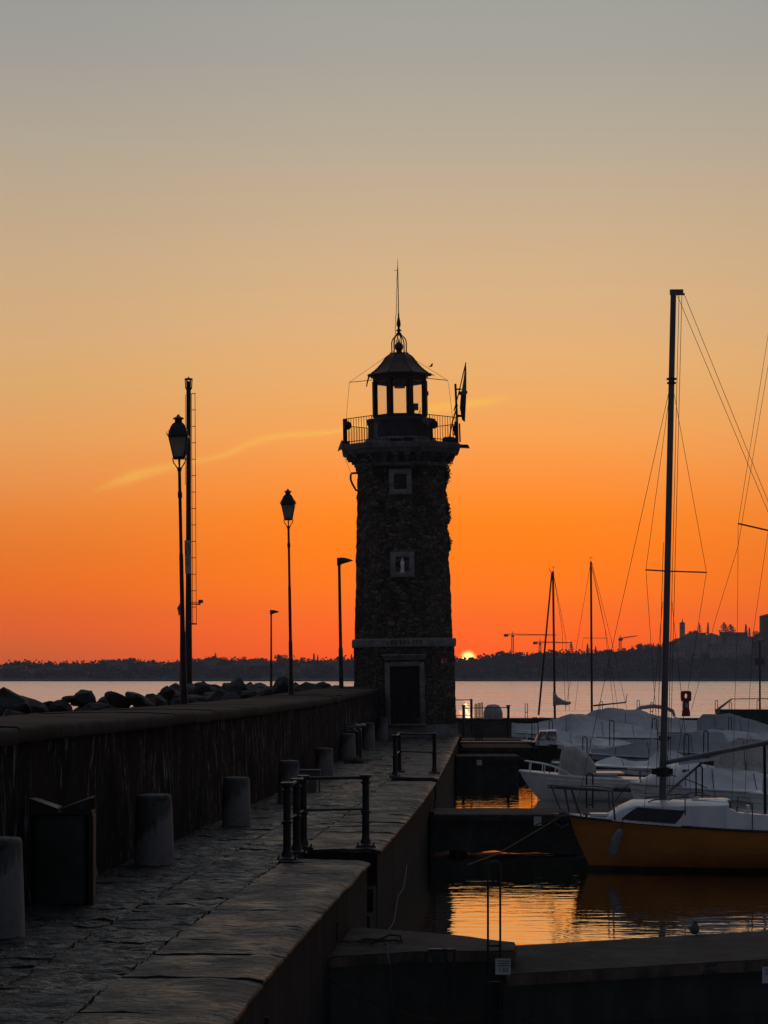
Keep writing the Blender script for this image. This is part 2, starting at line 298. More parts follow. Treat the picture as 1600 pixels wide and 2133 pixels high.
# ---------------------------------------------------------------- mesh helpers
class MB:
    def __init__(s): s.v = []; s.f = []
    def add(s, vs, fs):
        o = len(s.v); s.v += [tuple(p) for p in vs]; s.f += [tuple(i+o for i in f) for f in fs]; return s
    def box(s, c, d, rot=None):
        x, y, z = (k/2 for k in d); c = Vector(c)
        p = [Vector((a*x, b*y, e*z)) for e in (-1,1) for b in (-1,1) for a in (-1,1)]
        if rot is not None: p = [rot @ q for q in p]
        return s.add([q+c for q in p], [(0,2,3,1),(4,5,7,6),(0,1,5,4),(2,6,7,3),(0,4,6,2),(1,3,7,5)])
    def tube(s, pts, r, n=8, cap=True):
        pts = [Vector(p) for p in pts]; rs = r if isinstance(r, (list, tuple)) else [r]*len(pts)
        vs = []; up = None
        for i, p in enumerate(pts):
            d = (pts[min(i+1, len(pts)-1)]-pts[max(i-1, 0)]).normalized()
            if up is None: up = Vector((0,0,1)) if abs(d.z) < .9 else Vector((1,0,0))
            a = d.cross(up).normalized(); b = a.cross(d).normalized(); up = b
            vs += [p+(a*math.cos(k*2*math.pi/n)+b*math.sin(k*2*math.pi/n))*rs[i] for k in range(n)]
        fs = [(i*n+k, i*n+(k+1) % n, (i+1)*n+(k+1) % n, (i+1)*n+k) for i in range(len(pts)-1) for k in range(n)]
        if cap: fs += [tuple(range(n))[::-1], tuple(range((len(pts)-1)*n, len(pts)*n))]
        return s.add(vs, fs)
    def rings(s, rings, cap=True, closed=True):
        n = len(rings[0]); vs = [p for r in rings for p in r]
        m = n if closed else n-1
        fs = [(i*n+k, i*n+(k+1) % n, (i+1)*n+(k+1) % n, (i+1)*n+k) for i in range(len(rings)-1) for k in range(m)]
        if cap: fs += [tuple(range(n))[::-1], tuple(range((len(rings)-1)*n, len(rings)*n))]
        return s.add(vs, fs)
    def lathe(s, prof, n=24, c=(0,0,0), cap=True):
        return s.rings([[(c[0]+r*math.cos(2*math.pi*k/n), c[1]+r*math.sin(2*math.pi*k/n), c[2]+z) for k in range(n)] for r, z in prof], cap)
    def prism(s, poly, z0, z1):
        return s.rings([[(x, y, z0) for x, y in poly], [(x, y, z1) for x, y in poly]])
    def grid(s, fn, nu, nv):
        vs = [fn(i/nu, j/nv) for j in range(nv+1) for i in range(nu+1)]
        return s.add(vs, [(j*(nu+1)+i, j*(nu+1)+i+1, (j+1)*(nu+1)+i+1, (j+1)*(nu+1)+i) for j in range(nv) for i in range(nu)])
    def sphere(s, c, r, n=12, sc=(1,1,1)):
        prof = [(math.sin(math.pi*i/8)*r+.0001, -math.cos(math.pi*i/8)*r) for i in range(9)]
        return s.rings([[(c[0]+q*math.cos(2*math.pi*k/n)*sc[0], c[1]+q*math.sin(2*math.pi*k/n)*sc[1], c[2]+z*sc[2]) for k in range(n)] for q, z in prof])
    def mesh(s, name, mt, smooth=40):
        me = bpy.data.meshes.new(name); me.from_pydata(s.v, [], s.f); me.validate()
        if mt is not None: me.materials.append(M[mt] if isinstance(mt, str) else mt)
        bm = bmesh.new(); bm.from_mesh(me); bmesh.ops.recalc_face_normals(bm, faces=bm.faces); bm.to_mesh(me); bm.free()
        if smooth:
            me.polygons.foreach_set('use_smooth', [True]*len(me.polygons)); me.set_sharp_from_angle(angle=R(smooth))
        return me
    def build(s, name, mt, parent=None, smooth=40, loc=None):
        o = bpy.data.objects.new(name, s.mesh(name, mt, smooth)); COL.objects.link(o)
        if parent: o.parent = parent
        if loc: o.location = loc
        return o
def tag(o, label=None, cat=None, group=None, kind=None):
    if label: o['label'] = label
    if cat: o['category'] = cat
    if group: o['group'] = group
    if kind: o['kind'] = kind
    return o
def thing(name, label, cat, loc=(0,0,0), group=None, rot=(0,0,0)):
    o = bpy.data.objects.new(name, None); COL.objects.link(o); o.location = loc; o.rotation_euler = rot; o.empty_display_size = .2
    return tag(o, label, cat, group)
def copy_tree(o, parent=None, kids=None):
    c = o.copy(); COL.objects.link(c)
    if parent: c.parent = parent
    for ch in list(o.children): copy_tree(ch, c)
    return c
def bevel(o, w=.01, seg=2):
    bm = bmesh.new(); bm.from_mesh(o.data)
    es = [e for e in bm.edges if len(e.link_faces) == 2 and e.calc_face_angle(0) > .6]
    bmesh.ops.bevel(bm, geom=es, offset=w, segments=seg, affect='EDGES', clamp_overlap=True)
    bm.to_mesh(o.data); bm.free(); o.data.polygons.foreach_set('use_smooth', [True]*len(o.data.polygons)); o.data.set_sharp_from_angle(angle=R(50)); return o
def P(px, py, y): return Vector(((px-800)/F*y, y, CZ-(py-H0)/F*y))
def G(px, py, z=0):
    y = (CZ-z)*F/(py-H0); return P(px, py, y)
def text(parent, name, s, size, loc, rot, mt, align='CENTER'):
    cu = bpy.data.curves.new(name, 'FONT'); cu.body = s; cu.size = size; cu.align_x = align; cu.align_y = 'CENTER'; cu.extrude = .001
    t = bpy.data.objects.new(name, cu); COL.objects.link(t); bpy.context.view_layer.update()
    me = bpy.data.meshes.new_from_object(t.evaluated_get(bpy.context.evaluated_depsgraph_get()))
    bpy.data.objects.remove(t); me.materials.clear(); me.materials.append(M[mt])
    o = bpy.data.objects.new(name, me); COL.objects.link(o); o.parent = parent; o.location = loc; o.rotation_euler = rot; return o
def interp(t, pts):
    if t <= pts[0][0]: return pts[0][1]
    for (a, b), (c, d) in zip(pts, pts[1:]):
        if t <= c:
            k = (t-a)/(c-a); return b+(d-b)*k
    return pts[-1][1]
def fbm(x, y, z=0, o=4): return noise.fractal(Vector((x, y, z)), 1.0, 2.0, o)
# ================================================================ water
wb = MB(); wb.add([(-2500,-80,WZ),(2500,-80,WZ),(2500,1640,WZ),(-2500,1640,WZ)], [(0,1,2,3)])
tag(wb.build('lake_water', 'water', smooth=0), kind='structure')
# ================================================================ quay
EP = [(-30,-3.6),(-10,-2.6),(5,-1.75),(15.1,-1.08),(20.8,-.73),(28.3,-.19),(35,.285),(42.9,.79),(51.9,1.30),(65,1.95),(83.5,2.84),(100,3.6),(120,4.4)]
def EX(y):      # quay edge x for a distance y (Catmull-Rom)
    for i in range(1, len(EP)-2):
        if y <= EP[i+1][0] or i == len(EP)-3:
            (a, A), (b, B), (c, C), (d, D) = EP[i-1:i+3]
            t = (y-b)/(c-b); m1 = (C-A)/(c-a)*(c-b); m2 = (D-B)/(d-b)*(c-b)
            return (2*t**3-3*t*t+1)*B+(t**3-2*t*t+t)*m1+(-2*t**3+3*t*t)*C+(t**3-t*t)*m2
def Q(y, u, z=0):   # u metres landward (left) of the edge
    s = (EX(y+.5)-EX(y-.5)); k = math.hypot(1, s)
    return Vector((EX(y)-u/k, y+u*s/k, z))
NOTCH = [(28.55, 30.35), (50.0, 51.6)]      # boat steps cut into the kerb
NU = 1.08
body = MB()
ys = [-20+.5*i for i in range(0, 215)]
ys = sorted(set([y for y in ys if not any(a < y < b for a, b in NOTCH)]+[v for n in NOTCH for v in n]))
def eu(y):  return 0
segs = []
cur = -20
for a, b in NOTCH+[(87.0, 87.0)]:
    segs.append((cur, a, .05)); segs.append((a, b, NU)) if b > a else None; cur = b
for a, b, u0 in segs:
    n = max(2, int((b-a)/.6))
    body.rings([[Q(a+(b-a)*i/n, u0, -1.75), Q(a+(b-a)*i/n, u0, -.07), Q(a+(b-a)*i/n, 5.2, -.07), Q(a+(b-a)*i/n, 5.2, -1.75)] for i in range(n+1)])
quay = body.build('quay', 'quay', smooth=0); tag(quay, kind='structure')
# the quay head under the tower
hd = MB(); hd.prism([(-6,86.5),(3.05,86.5),(3.2,90),(3.0,96),(-6,98)], -1.75, -.03); tag(hd.build('quay_head', 'quay', smooth=0), kind='structure')
st = MB()       # steps in the notches
for a, b in NOTCH:
    for k in range(3):
        y0 = a+(b-a)*k/3; y1 = a+(b-a)*(k+1)/3
        st.rings([[Q(y, .06, -1.7), Q(y, .06, -1.1+.3*k), Q(y, NU-.01, -1.1+.3*k), Q(y, NU-.01, -1.7)] for y in (y0, y1)])
tag(st.build('boat_steps', 'quay', smooth=0), kind='structure')
# paving slabs: every slab a slightly uneven stone with its own tilt and open joints
def slab(mb, y0, y1, u0, u1, top=0, amp=.006, seed=0, round_edge=False, g=.009, dy=.12, du=.12, depth=.055):
    ny = max(3, int((y1-y0)/dy)); nu = max(3, int((u1-u0)/du))
    tz = random.gauss(0, .0035); tu = random.gauss(0, .004); tv = random.gauss(0, .005)
    yl = [y0+g*.3, y0+g]+[y0+g+(y1-y0-2*g)*i/ny for i in range(1, ny)]+[y1-g, y1-g*.3]
    ul = [u0+g*.3, u0+g]+[u0+g+(u1-u0-2*g)*i/nu for i in range(1, nu)]+[u1-g, u1-g*.3]
    rows = []
    for j, y in enumerate(yl):
        r = []
        for i, u in enumerate(ul):
            ed = i in (0, len(ul)-1) or j in (0, len(yl)-1)
            jy = fbm(u*3+seed, y*.6+9, 3)*.03 if 1 <= j else 0
            ju = fbm(u*.2+seed, y*1.7, 7)*.022
            z = top+tz+tu*(u-(u0+u1)/2)+tv*(y-(y0+y1)/2)+fbm(u*1.2+seed, y*1.6, 1)*amp+(.3-abs(fbm(u*2.4, y*3.6, 5, 4)))*amp*(2.6 if amp > .015 else 1.5)+fbm(u*6, y*9, 2, 3)*amp*.5
            if ed: z -= depth
            uu = u+ju*(0 if round_edge and i < 2 else 1)
            if round_edge and i == 1: z -= .03
            if round_edge and i == 2: z -= .004
            p = Q(y+jy*.5, uu, z); r.append(p)
        rows.append(r)
    mb.rings(rows, cap=False, closed=False)
def fine(y):    return .024 if y < 30 else .045 if y < 42 else .1 if y < 55 else .25
pv = MB(); kb = MB()
y = 12.0; k = 0
while y < 87:
    L = random.uniform(.95, 1.9); y1 = min(87, y+L)
    for a, b in NOTCH:
        if y < a < y1: y1 = a
        if y < b < y1: y1 = b
    if y1-y > .15 and not any(a-.01 <= y and y1 <= b+.01 for a, b in NOTCH):
        slab(kb, y, y1, 0, 1.14, 0, .014, k*3.1, True, dy=fine(y), du=.10)
    elif y1-y > .15: slab(kb, y, y1, NU+.0, 1.14, 0, .004, k*3.1, dy=.2, du=.05, g=.006)
    y = y1; k += 1
for (u0, u1) in ((1.14, 1.95), (1.95, 3.16)):
    y = 12.0+u0*.3
    while y < 87:
        L = random.uniform(.45, .95) if u0 < 1.9 else random.uniform(.6, 1.3); y1 = min(87, y+L)
        slab(pv, y, y1, u0, u1, -.002, .021, k*2.3, dy=fine(y)*.9, du=.11); y = y1; k += 1
tag(pv.build('promenade_paving', 'paving', smooth=60), kind='structure')
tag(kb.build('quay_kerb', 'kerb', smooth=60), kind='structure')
# rope hanging on the quay face, mooring rings
rp = MB(); pts = []
for i in range(13):
    t = i/12; yy = 40-9.2*t; zz = -.16-1.2*t**.8; pts.append(Q(yy, -.03-.02*math.sin(i*2.1), zz+.03*math.sin(i*1.7)))
rp.tube(pts[5:], .007, 6); tag(rp.build('mooring_rope', 'palerope'), 'pale rope slanting down the quay wall from the far dock towards the water', 'rope')
for yy, zz, lb in ((23.6,-.32,'iron mooring ring on the quay face just this side of the boat steps'),(47.5,-.35,'iron mooring ring on the quay face between the two railings'),(17.2,-.35,'iron mooring ring on the quay face closest to the camera')):
    r_ = MB(); c = Q(yy, -.03, zz)
    r_.tube([c+Vector((.0+.01*math.sin(a), .085*math.cos(a), .085*math.sin(a)-.07)) for a in [i*math.pi/8 for i in range(17)]], .011, 6)
    r_.box(c+Vector((0,0,.03)), (.04,.03,.08)); tag(r_.build('mooring_ring', 'rust'), lb, 'mooring ring', 'rings on the quay face')
# ================================================================ parapet wall
U0 = 3.14
def WH(y): return interp(y, [(12,1.92),(30,1.86),(45,1.82),(62,1.84),(80,1.93),(90,1.97)])
pw = thing('parapet_wall', 'long curving dark parapet wall with thick stone coping running up to the tower', 'wall', Q(40, U0+.6))
org = Vector(pw.location)
def sub(mb): mb.v = [tuple(Vector(p)-org) for p in mb.v]; return mb
wf = MB(); rows = []
yy = 8.0
while yy < 87.2:
    r = []
    for j in range(15):
        z = -.1+(WH(yy)-.03)*j/14
        d = fbm(yy*.9, z*.8, 2)*.045+fbm(yy*4, z*2, 8)*.018+.05*(1-j/14)
        r.append(Q(yy, U0-d, z))
    r.append(Q(yy, U0+2.1, WH(yy)-.12)); r.append(Q(yy, U0+2.1, -.6)); rows.append(r); yy += .14 if yy < 50 else .3
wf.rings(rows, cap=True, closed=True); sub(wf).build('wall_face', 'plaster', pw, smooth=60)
cp = MB(); yy = 8.0; k = 0
while yy < 87:
    y1 = min(87.1, yy+random.uniform(1.5, 2.3)); h0 = random.gauss(0, .008); n = max(3, int((y1-yy)/.22)); rws = []
    for i in range(n+1):
        y = yy+.008+(y1-yy-.016)*i/n; H = WH(y)+h0+fbm(y*1.3, k, 0)*.01
        prof = [(-.08,-.17),(-.095,-.155),(-.10,-.05),(-.085,-.018),(-.055,-.002),(.3,.012),(.8,.02),(1.3,.015),(1.9,0),(2.12,-.03),(2.15,-.17),(1.0,-.17)]
        rws.append([Q(y, U0+a+fbm(y*5, a*3, 1)*.008, H+b+fbm(y*3, a*4, 6)*.009) for a, b in prof])
    cp.rings(rws); yy = y1; k += 1
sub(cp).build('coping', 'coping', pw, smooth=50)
# ================================================================ rubble mound and boulders
def mound_left(y): return min(interp(y, [(10,-7.4),(30,-7.8),(45,-9.5),(60,-8.6),(75,-8.0),(90,-8.8),(110,-10.6),(137,-13.3),(160,-15.4),(190,-18)]), 99)
def mound_right(y): return Q(y, U0+1.9).x if y < 86 else interp(y, [(86,-1.4),(100,-2.0),(120,-3.2),(137,-4.8),(160,-9.5),(190,-13)])
def mound_z(x, y):
    l, r = mound_left(y), mound_right(y)
    top = interp(y, [(10,1.45),(45,1.45),(60,1.30),(75,1.45),(90,1.55),(190,1.5)])
    if x > r and y > 86: return top-.1-(x-r)*.75
    if x < l: return top-.15-(l-x)*.7
    return top
mn = MB()
mn.rings([[(x, y, mound_z(x, y)+fbm(x*.8, y*.8, 1)*.18-.1) for x in [mound_left(y)-5.5+.5*i for i in range(11)]+[mound_left(y)+(mound_right(y)-mound_left(y))*i/8 for i in range(9)]+([mound_right(y)+1.0*i for i in range(1, 6)] if y > 86 else [mound_right(y)+.01*i for i in range(1, 6)])] for y in [8+1.5*i for i in range(122)]], cap=False, closed=False)
tag(mn.build('breakwater_bed', 'mound', smooth=30), kind='structure')
def boulder_mesh(i):
    random.seed(100+i); bm = bmesh.new(); bmesh.ops.create_icosphere(bm, subdivisions=3, radius=1)
    sx, sy, sz = random.uniform(.85,1.3), random.uniform(.8,1.1), random.uniform(.6,.95)
    planes = [(Vector((random.gauss(0,1), random.gauss(0,1), random.gauss(0,1))).normalized(), random.uniform(.5,.82)) for _ in range(13)]
    for v in bm.verts:
        p = v.co.copy()
        for nrm, d in planes:
            k = p.dot(nrm)
            if k > d: p -= nrm*(k-d)*.98
        p *= 1+fbm(p.x*1.5+i*5, p.y*1.5, p.z*1.5)*.14+fbm(p.x*5+i*5, p.y*5, p.z*5)*.035
        v.co = Vector((p.x*sx, p.y*sy, p.z*sz))
    me = bpy.data.meshes.new('boulder'); bm.to_mesh(me); bm.free(); me.materials.append(M['rock'])
    me.polygons.foreach_set('use_smooth', [True]*len(me.polygons)); me.set_sharp_from_angle(angle=R(16)); return me
BM = [boulder_mesh(i) for i in range(9)]
random.seed(11)
def rock(x, y, z, s, label, rz=None, group='boulders of the breakwater'):
    o = bpy.data.objects.new('boulder', random.choice(BM)); COL.objects.link(o)
    o.location = (x, y, z); o.scale = (s*random.uniform(.85,1.25), s, s*random.uniform(.8,1.1))
    o.rotation_euler = (random.uniform(-.4,.4), random.uniform(-.4,.4), random.uniform(0,6.3) if rz is None else rz)
    return tag(o, label, 'boulder', group)
# the silhouette stones of the photograph: (px, py top, half-width px, distance)
for px, py, hw, yd, lb in [(22,1443,40,42,'rounded dark boulder rising above the wall at the far left end of the rock line'),
    (72,1458,34,43,'low boulder right of the rounded one at the left end of the rock line'),
    (100,1459,24,47,'small flat boulder half behind the coping left of the pointed stone'),
    (146,1447,16,45,'small sharp pointed stone leaning against the tall peaked boulder'),
    (176,1437,26,45,'tall peaked boulder highest of the stones left of the lamps'),
    (128,1462,22,44,'low dark boulder beside the small pointed stone'),
    (214,1455,18,46,'small squarish boulder in the gap right of the peaked one'),
    (248,1446,30,48,'long flat topped boulder left of its twin before the lamp post'),
    (294,1444,32,48,'long flat topped boulder nearest the tall ladder pole on its left side'),
    (342,1437,20,54,'boulder standing up just left of the leaning lantern post'),
    (333,1450,26,50,'broad boulder below the one beside the leaning lantern post'),
    (590,1417,22,72,'big pale boulder rising just left of the middle lantern post'),
    (490,1417,30,84,'dark boulder forming the hump between the two lantern posts'),
    (420,1421,24,80,'dark boulder directly right of the tall ladder pole')]:
    s = hw*yd/F; p = P(px, py, yd)
    o = rock(p.x, yd, p.z-s*.62, s*1.12, lb)
n = 0
while n < 215:
    y = 33+120*random.random()**1.25; l, r = mound_left(y), mound_right(y)
    x = random.uniform(l-2.2, r-.3 if y < 86 else r+1.5)
    if y < 86 and x > r-.45: continue
    s = random.uniform(.26,.62)*(1.0 if y < 60 else 1.15)
    z = mound_z(x, y)+random.uniform(-.12,.08)
    if y < 66: z = min(z, 1.5 if x > l else z)
    if y > 66 and l+.6 < x: z += random.uniform(0,.28)
    top = CZ-(z+s*.75); lim = 14 if y > 66 else (interp(y, [(33,62),(45,48),(60,34),(66,24)]))
    if top*F/y < lim: z -= (lim*y/F-top)
    rock(x, y, z, s, 'rough grey boulder in the pile behind the parapet wall'); n += 1
# ================================================================ bollards
def bollard(px, py, h, r, label):
    g = G(px, py); b = MB()
    prof = [(r*1.04,0),(r*1.02,.05),(r,.3*h),(r*.95,.7*h),(r*.92,h-.06),(r*.9,h-.025),(r*.84,h-.004),(r*.5,h+.004),(.001,h+.006)]
    rows = []
    for q, z in prof:
        rows.append([(q*math.cos(a)*(1+fbm(math.cos(a)*1.5, math.sin(a)*1.5+px, z*4)*.035), q*math.sin(a)*(1+fbm(math.cos(a)+4, math.sin(a), z*3)*.018), z+(fbm(math.cos(a)*q*8, math.sin(a)*q*8, px)*.006 if z > .5 else 0)) for a in [i*math.pi/18 for i in range(36)]])
    b.rings(rows); o = b.build('stone_bollard', 'bollard', smooth=50); o.location = (g.x, g.y, 0); o.rotation_euler = (0, 0, random.uniform(-.3,.3))
    tag(o, label, 'bollard', 'stone bollards along the parapet wall'); return o
BL = [(-6,1950,.91,.25,'stained stone bollard cut by the left edge of the picture'),
 (321,1800,.89,.25,'stained stone bollard just right of the big litter bin'),
 (493,1722,.79,.228,'stained stone bollard standing alone midway between litter bin and near railing'),
 (602,1672,.80,.212,'dark stained bollard behind the posts of the near railing beside the pale stone box'),
 (675,1620,.70,.225,'bollard with a light lower half right behind the pale stone box'),
 (724,1583,.76,.24,'stone bollard with grass at its foot in front of the small litter bin'),
 (767,1558,.84,.225,'stone bollard second from the tower door'),
 (796,1540,.83,.225,'last stone bollard beside the tower door frame')]
for b in BL: bollard(*b)
# ================================================================ railings
def post(mb, x, y, z, h, r=.052):
    prof = [(r*2.3,0),(r*2.3,.03),(r*1.5,.05),(r*1.35,.09),(r*1.05,.13),(r,.16),(r,h*.46),(r*1.35,h*.47),(r*1.35,h*.50),(r*.96,h*.51),(r*.92,h-.14),(r*1.3,h-.13),(r*1.3,h-.10),(r*.95,h-.09),(r*1.1,h-.05),(r*1.7,h-.035),(r*1.7,h-.01),(r*1.2,h)]
    mb.lathe(prof, 14, (x, y, z)); mb.box((x, y, z+.012), (r*5.4, r*5.4, .024))
    for a in (-1,1):
        for b in (-1,1): mb.lathe([(.014,0),(.014,.035),(.001,.036)], 6, (x+a*r*2.1, y+b*r*2.1, z+.02))
def railing(name, posts, links, label, h=1.0, rails=(.955,.52), group='iron railings round the boat steps', mt='iron'):
    o = posts[0]; t = thing(name, label, 'railing', o, group)
    for p in posts:
        m = MB(); post(m, p[0]-o[0], p[1]-o[1], 0, h); m.build('post', mt, t)
    for a, b in links:
        for z in rails:
            m = MB(); pa = Vector(posts[a])-Vector(o); pb = Vector(posts[b])-Vector(o)
            m.tube([pa+Vector((0,0,z*h)), pb+Vector((0,0,z*h))], .024 if z > .9 else .017, 8)
            m.build('rail', mt, t)
    return t
g1 = [G(598,1792), G(618,1778), G(632,1767), G(762,1764)]
railing('iron_railing', [tuple(p) for p in g1], [(0,1),(1,2),(2,3)], 'black iron railing with four round posts around the near boat steps', 1.02)
g2 = [G(823,1618), G(832,1608), G(905,1611)]
railing('iron_railing', [tuple(p) for p in g2], [(0,1),(1,2)], 'smaller looking iron railing around the far boat steps in front of the tower', 1.0, group='iron railings round the boat steps')
# ================================================================ litter bin
g = G(128, 1882); lb = thing('litter_bin', 'big dark green litter bin with folded black lid beside the parapet wall', 'litter bin', g)
m = MB(); prof = []
def rrect(w, d, r, n=5):
    o = []
    for cx, cy, a0 in ((w/2-r, d/2-r, 0), (-w/2+r, d/2-r, 90), (-w/2+r, -d/2+r, 180), (w/2-r, -d/2+r, 270)):
        o += [(cx+r*math.cos(R(a0+90*i/n)), cy+r*math.sin(R(a0+90*i/n))) for i in range(n+1)]
    return o
m.rings([[(x*s, y*s, z) for x, y in rrect(.58,.5,.09)] for s, z in ((.97,.02),(1,.06),(1,.90),(.98,.935),(.9,.95))]); m.build('bin_body', 'greenbin', lb)
m = MB(); m.box((.325,-.02,.47), (.05,.5,.94)); o = m.build('side_frame', 'darkbox', lb); bevel(o, .006); m = MB(); m.box((-.315,.0,.47), (.03,.44,.94)); m.build('side_frame', 'darkbox', lb)
m = MB(); m.box((0,0,.965), (.68,.54,.028))
for sx in (-1, 1):
    for yy in (-.26, .26): m.add([(sx*.33,yy,.98),(sx*.02,yy,.98),(sx*.02,yy,1.0),(sx*.33,yy,1.115),(sx*.33,yy+.012,.98),(sx*.02,yy+.012,.98),(sx*.02,yy+.012,1.0),(sx*.33,yy+.012,1.115)], [(0,1,2,3),(7,6,5,4),(0,4,5,1),(1,5,6,2),(2,6,7,3),(3,7,4,0)])
    m.rings([[(sx*.335,-.262,1.113),(sx*.335,.275,1.113),(sx*.335,.275,1.128),(sx*.335,-.262,1.128)],[(sx*.015,-.262,.998),(sx*.015,.275,.998),(sx*.015,.275,1.013),(sx*.015,-.262,1.013)]])
m.build('lid', 'darkbox', lb)
m = MB(); m.rings([[(-.328,-.27,1.13),(-.328,.1,1.13),(-.328,.1,1.134),(-.328,-.27,1.134)],[(-.03,-.27,1.02),(-.03,.1,1.02),(-.03,.1,1.024),(-.03,-.27,1.024)]]); m.build('lid_strip', 'steel', lb)
m = MB(); m.tube([(.235+.024*math.cos(a),-.268,1.04+.024*math.sin(a)) for a in [i*math.pi/8 for i in range(17)]], .0035, 5); m.box((.235,-.268,1.04), (.004,.004,.04)); m.box((.235,-.268,1.04), (.035,.004,.004)); m.build('emblem', 'steel', lb)
lb.rotation_euler = (0,0,R(4))
# ================================================================ pale stone box
g = G(646, 1651); sb = thing('stone_box', 'small pale open ended stone box beside the dark bollard', 'box', g)
m = MB(); m.box((-.04,.14,.22), (.33,.3,.44)); o = m.build('block', 'pinkbox', sb); bevel(o, .008)
m = MB(); m.box((.0,.14,.455), (.44,.34,.03)); o = m.build('slab', 'pinkbox', sb); bevel(o, .006)
m = MB(); m.box((.19,.12,.22), (.035,.28,.44)); m.build('leg', 'pinkbox', sb)
# ================================================================ small bin group
g = G(742, 1578); hb = thing('litter_bin', 'small litter bin between two black hoops just past the grassy bollard', 'litter bin', g)
for dx in (-.07, .13):
    m = MB(); m.tube([(dx,-.2,0),(dx,-.2,.72),(dx,-.15,.80),(dx,-.05,.83),(dx,.15,.83),(dx,.23,.78),(dx,.25,.7),(dx,.25,0)], .035, 8); m.build('hoop', 'iron', hb)
m = MB(); m.lathe([(.19,.05),(.21,.1),(.23,.74),(.235,.78),(.2,.79)], 20, (-.12,.05,0)); m.build('bin_body', 'darkbox', hb)
g = G(732, 1575); m = MB()
for k in range(5): m.sphere((-.16+.08*k, random.uniform(-.03,.03), .0), .075, 10, (1.2,1,.42))
o = m.build('plastic_bag', 'blue'); o.location = (g.x-.12, g.y+.15, .86); tag(o, 'crumpled blue plastic bag lying on top of the small litter bin', 'plastic bag')
m = MB()
for k in range(6): m.sphere((.05*k-.12, random.uniform(-.05,.05), random.uniform(0,.05)), .065, 8, (1,1,.8))
o = m.build('plastic_bag', 'plate'); o.location = (g.x+.24, g.y+.15, .88); tag(o, 'crumpled pale plastic bag on top of the small litter bin beside the blue one', 'plastic bag')
m = MB(); a = P(723, 1520, 64); b = P(718, 1457, 65.5); m.tube([a, (a+b)/2+Vector((.01,0,0)), b], .014, 6)
m.tube([a, a+Vector((-.02,-.1,-.8))], .014, 6); tag(m.build('broomstick', 'teak'), 'long pale stick leaning against the parapet wall above the small litter bin', 'stick')
m = MB(); g = G(702,1572); m.box((g.x,g.y,.74), (.13,.1,.16)); m.tube([(g.x,g.y,0),(g.x,g.y,.7)], .02, 6); tag(m.build('meter_box', 'plate'), 'little grey box on a short post against the wall left of the grassy bollard', 'box')
g = G(740, 1590); m = MB()
for k in range(420):
    x = random.gauss(0,.16); y = random.gauss(0,.10); h = random.uniform(.06,.2); a = random.uniform(0,6.3); w_ = .006; dx, dy = math.cos(a), math.sin(a); l = random.uniform(0,.08)
    m.add([(x-dy*w_,y+dx*w_,0),(x+dy*w_,y-dx*w_,0),(x+dx*l,y+dy*l,h)], [(0,1,2)])
o = m.build('grass_tuft', 'dry', smooth=0); o.location = (g.x, g.y, 0); tag(o, 'dry grass tuft growing at the foot of a bollard', 'grass', kind='stuff')
# ================================================================ near dock (two concrete slabs at the bottom of the picture)
def rough_prism(poly, z0, z1, seed=0, step=.35):
    pts = []
    for (x0, y0), (x1, y1) in zip(poly, poly[1:]+poly[:1]):
        L = math.hypot(x1-x0, y1-y0); n = max(1, int(L/step))
        for i in range(n):
            t = i/n; x = x0+(x1-x0)*t; y = y0+(y1-y0)*t
            pts.append((x+fbm(x*3, y*3, seed)*.02, y+fbm(x*3+5, y*3, seed)*.02))
    m = MB(); cx = sum(p[0] for p in pts)/len(pts); cy = sum(p[1] for p in pts)/len(pts)
    def ins(k): return [(cx+(x-cx)*k, cy+(y-cy)*k) for x, y in pts]
    m.rings([[(x, y, z0) for x, y in pts], [(x, y, z1-.02+fbm(x*4,y*4,seed)*.006) for x, y in pts], [(x, y, z1+fbm(x*4,y*4,seed+1)*.004) for x, y in ins(.992)], [(x, y, z1+fbm(x*2,y*2,seed+1)*.012) for x, y in ins(.6)], [(x, y, z1+.004) for x, y in ins(.2)]])
    return m
def gp(px, py, z): q = G(px, py, z); return (q.x, q.y)
zB, zA = -.80, -.60
B0, B1 = gp(1073,2028,zB), gp(1600,1998,zB); dx, dy = B1[0]-B0[0], B1[1]-B0[1]
Bs = (B0[0]-dx*.03, B0[1]-dy*.03); Be = (B0[0]+dx*3.2, B0[1]+dy*3.2)
C0, C1 = gp(1073,1969,zB), gp(1600,1938,zB); ex, ey = C1[0]-C0[0], C1[1]-C0[1]
Cs = (C0[0]-ex*.12, C0[1]-ey*.12); Ce = (C0[0]+ex*3.2, C0[1]+ey*3.2)
dk = thing('near_dock', 'low concrete dock across the bottom right with a rusty edge and algae covered wall', 'dock', (B0[0], B0[1], WZ))
def loc(mb, t): o = Vector(t.location); mb.v = [tuple(Vector(p)-o) for p in mb.v]; return mb
loc(rough_prism([Bs, Be, Ce, Cs], zB-.13, zB, 1), dk).build('dock_slab', 'concrete', dk, smooth=30)
def inset(a, b, k, d):
    vx, vy = b[0]-a[0], b[1]-a[1]; return (a[0]+vx*k, a[1]+vy*k)
nrm = Vector((-dy, dx, 0)).normalized()
bw = MB(); rws = []
for i in range(60):
    t = i/59; a = Vector((Bs[0]+(Be[0]-Bs[0])*t, Bs[1]+(Be[1]-Bs[1])*t, 0))+nrm*.09; b = Vector((Cs[0]+(Ce[0]-Cs[0])*t, Cs[1]+(Ce[1]-Cs[1])*t, 0))-nrm*.09
    rws.append([a+Vector((0,0,WZ-.6)), a+nrm*fbm(t*40,1,0)*.03+Vector((0,0,-1.2)), a+nrm*fbm(t*40,0,0)*.03+Vector((0,0,zB-.13)), b+Vector((0,0,zB-.13)), b+Vector((0,0,WZ-.6))])
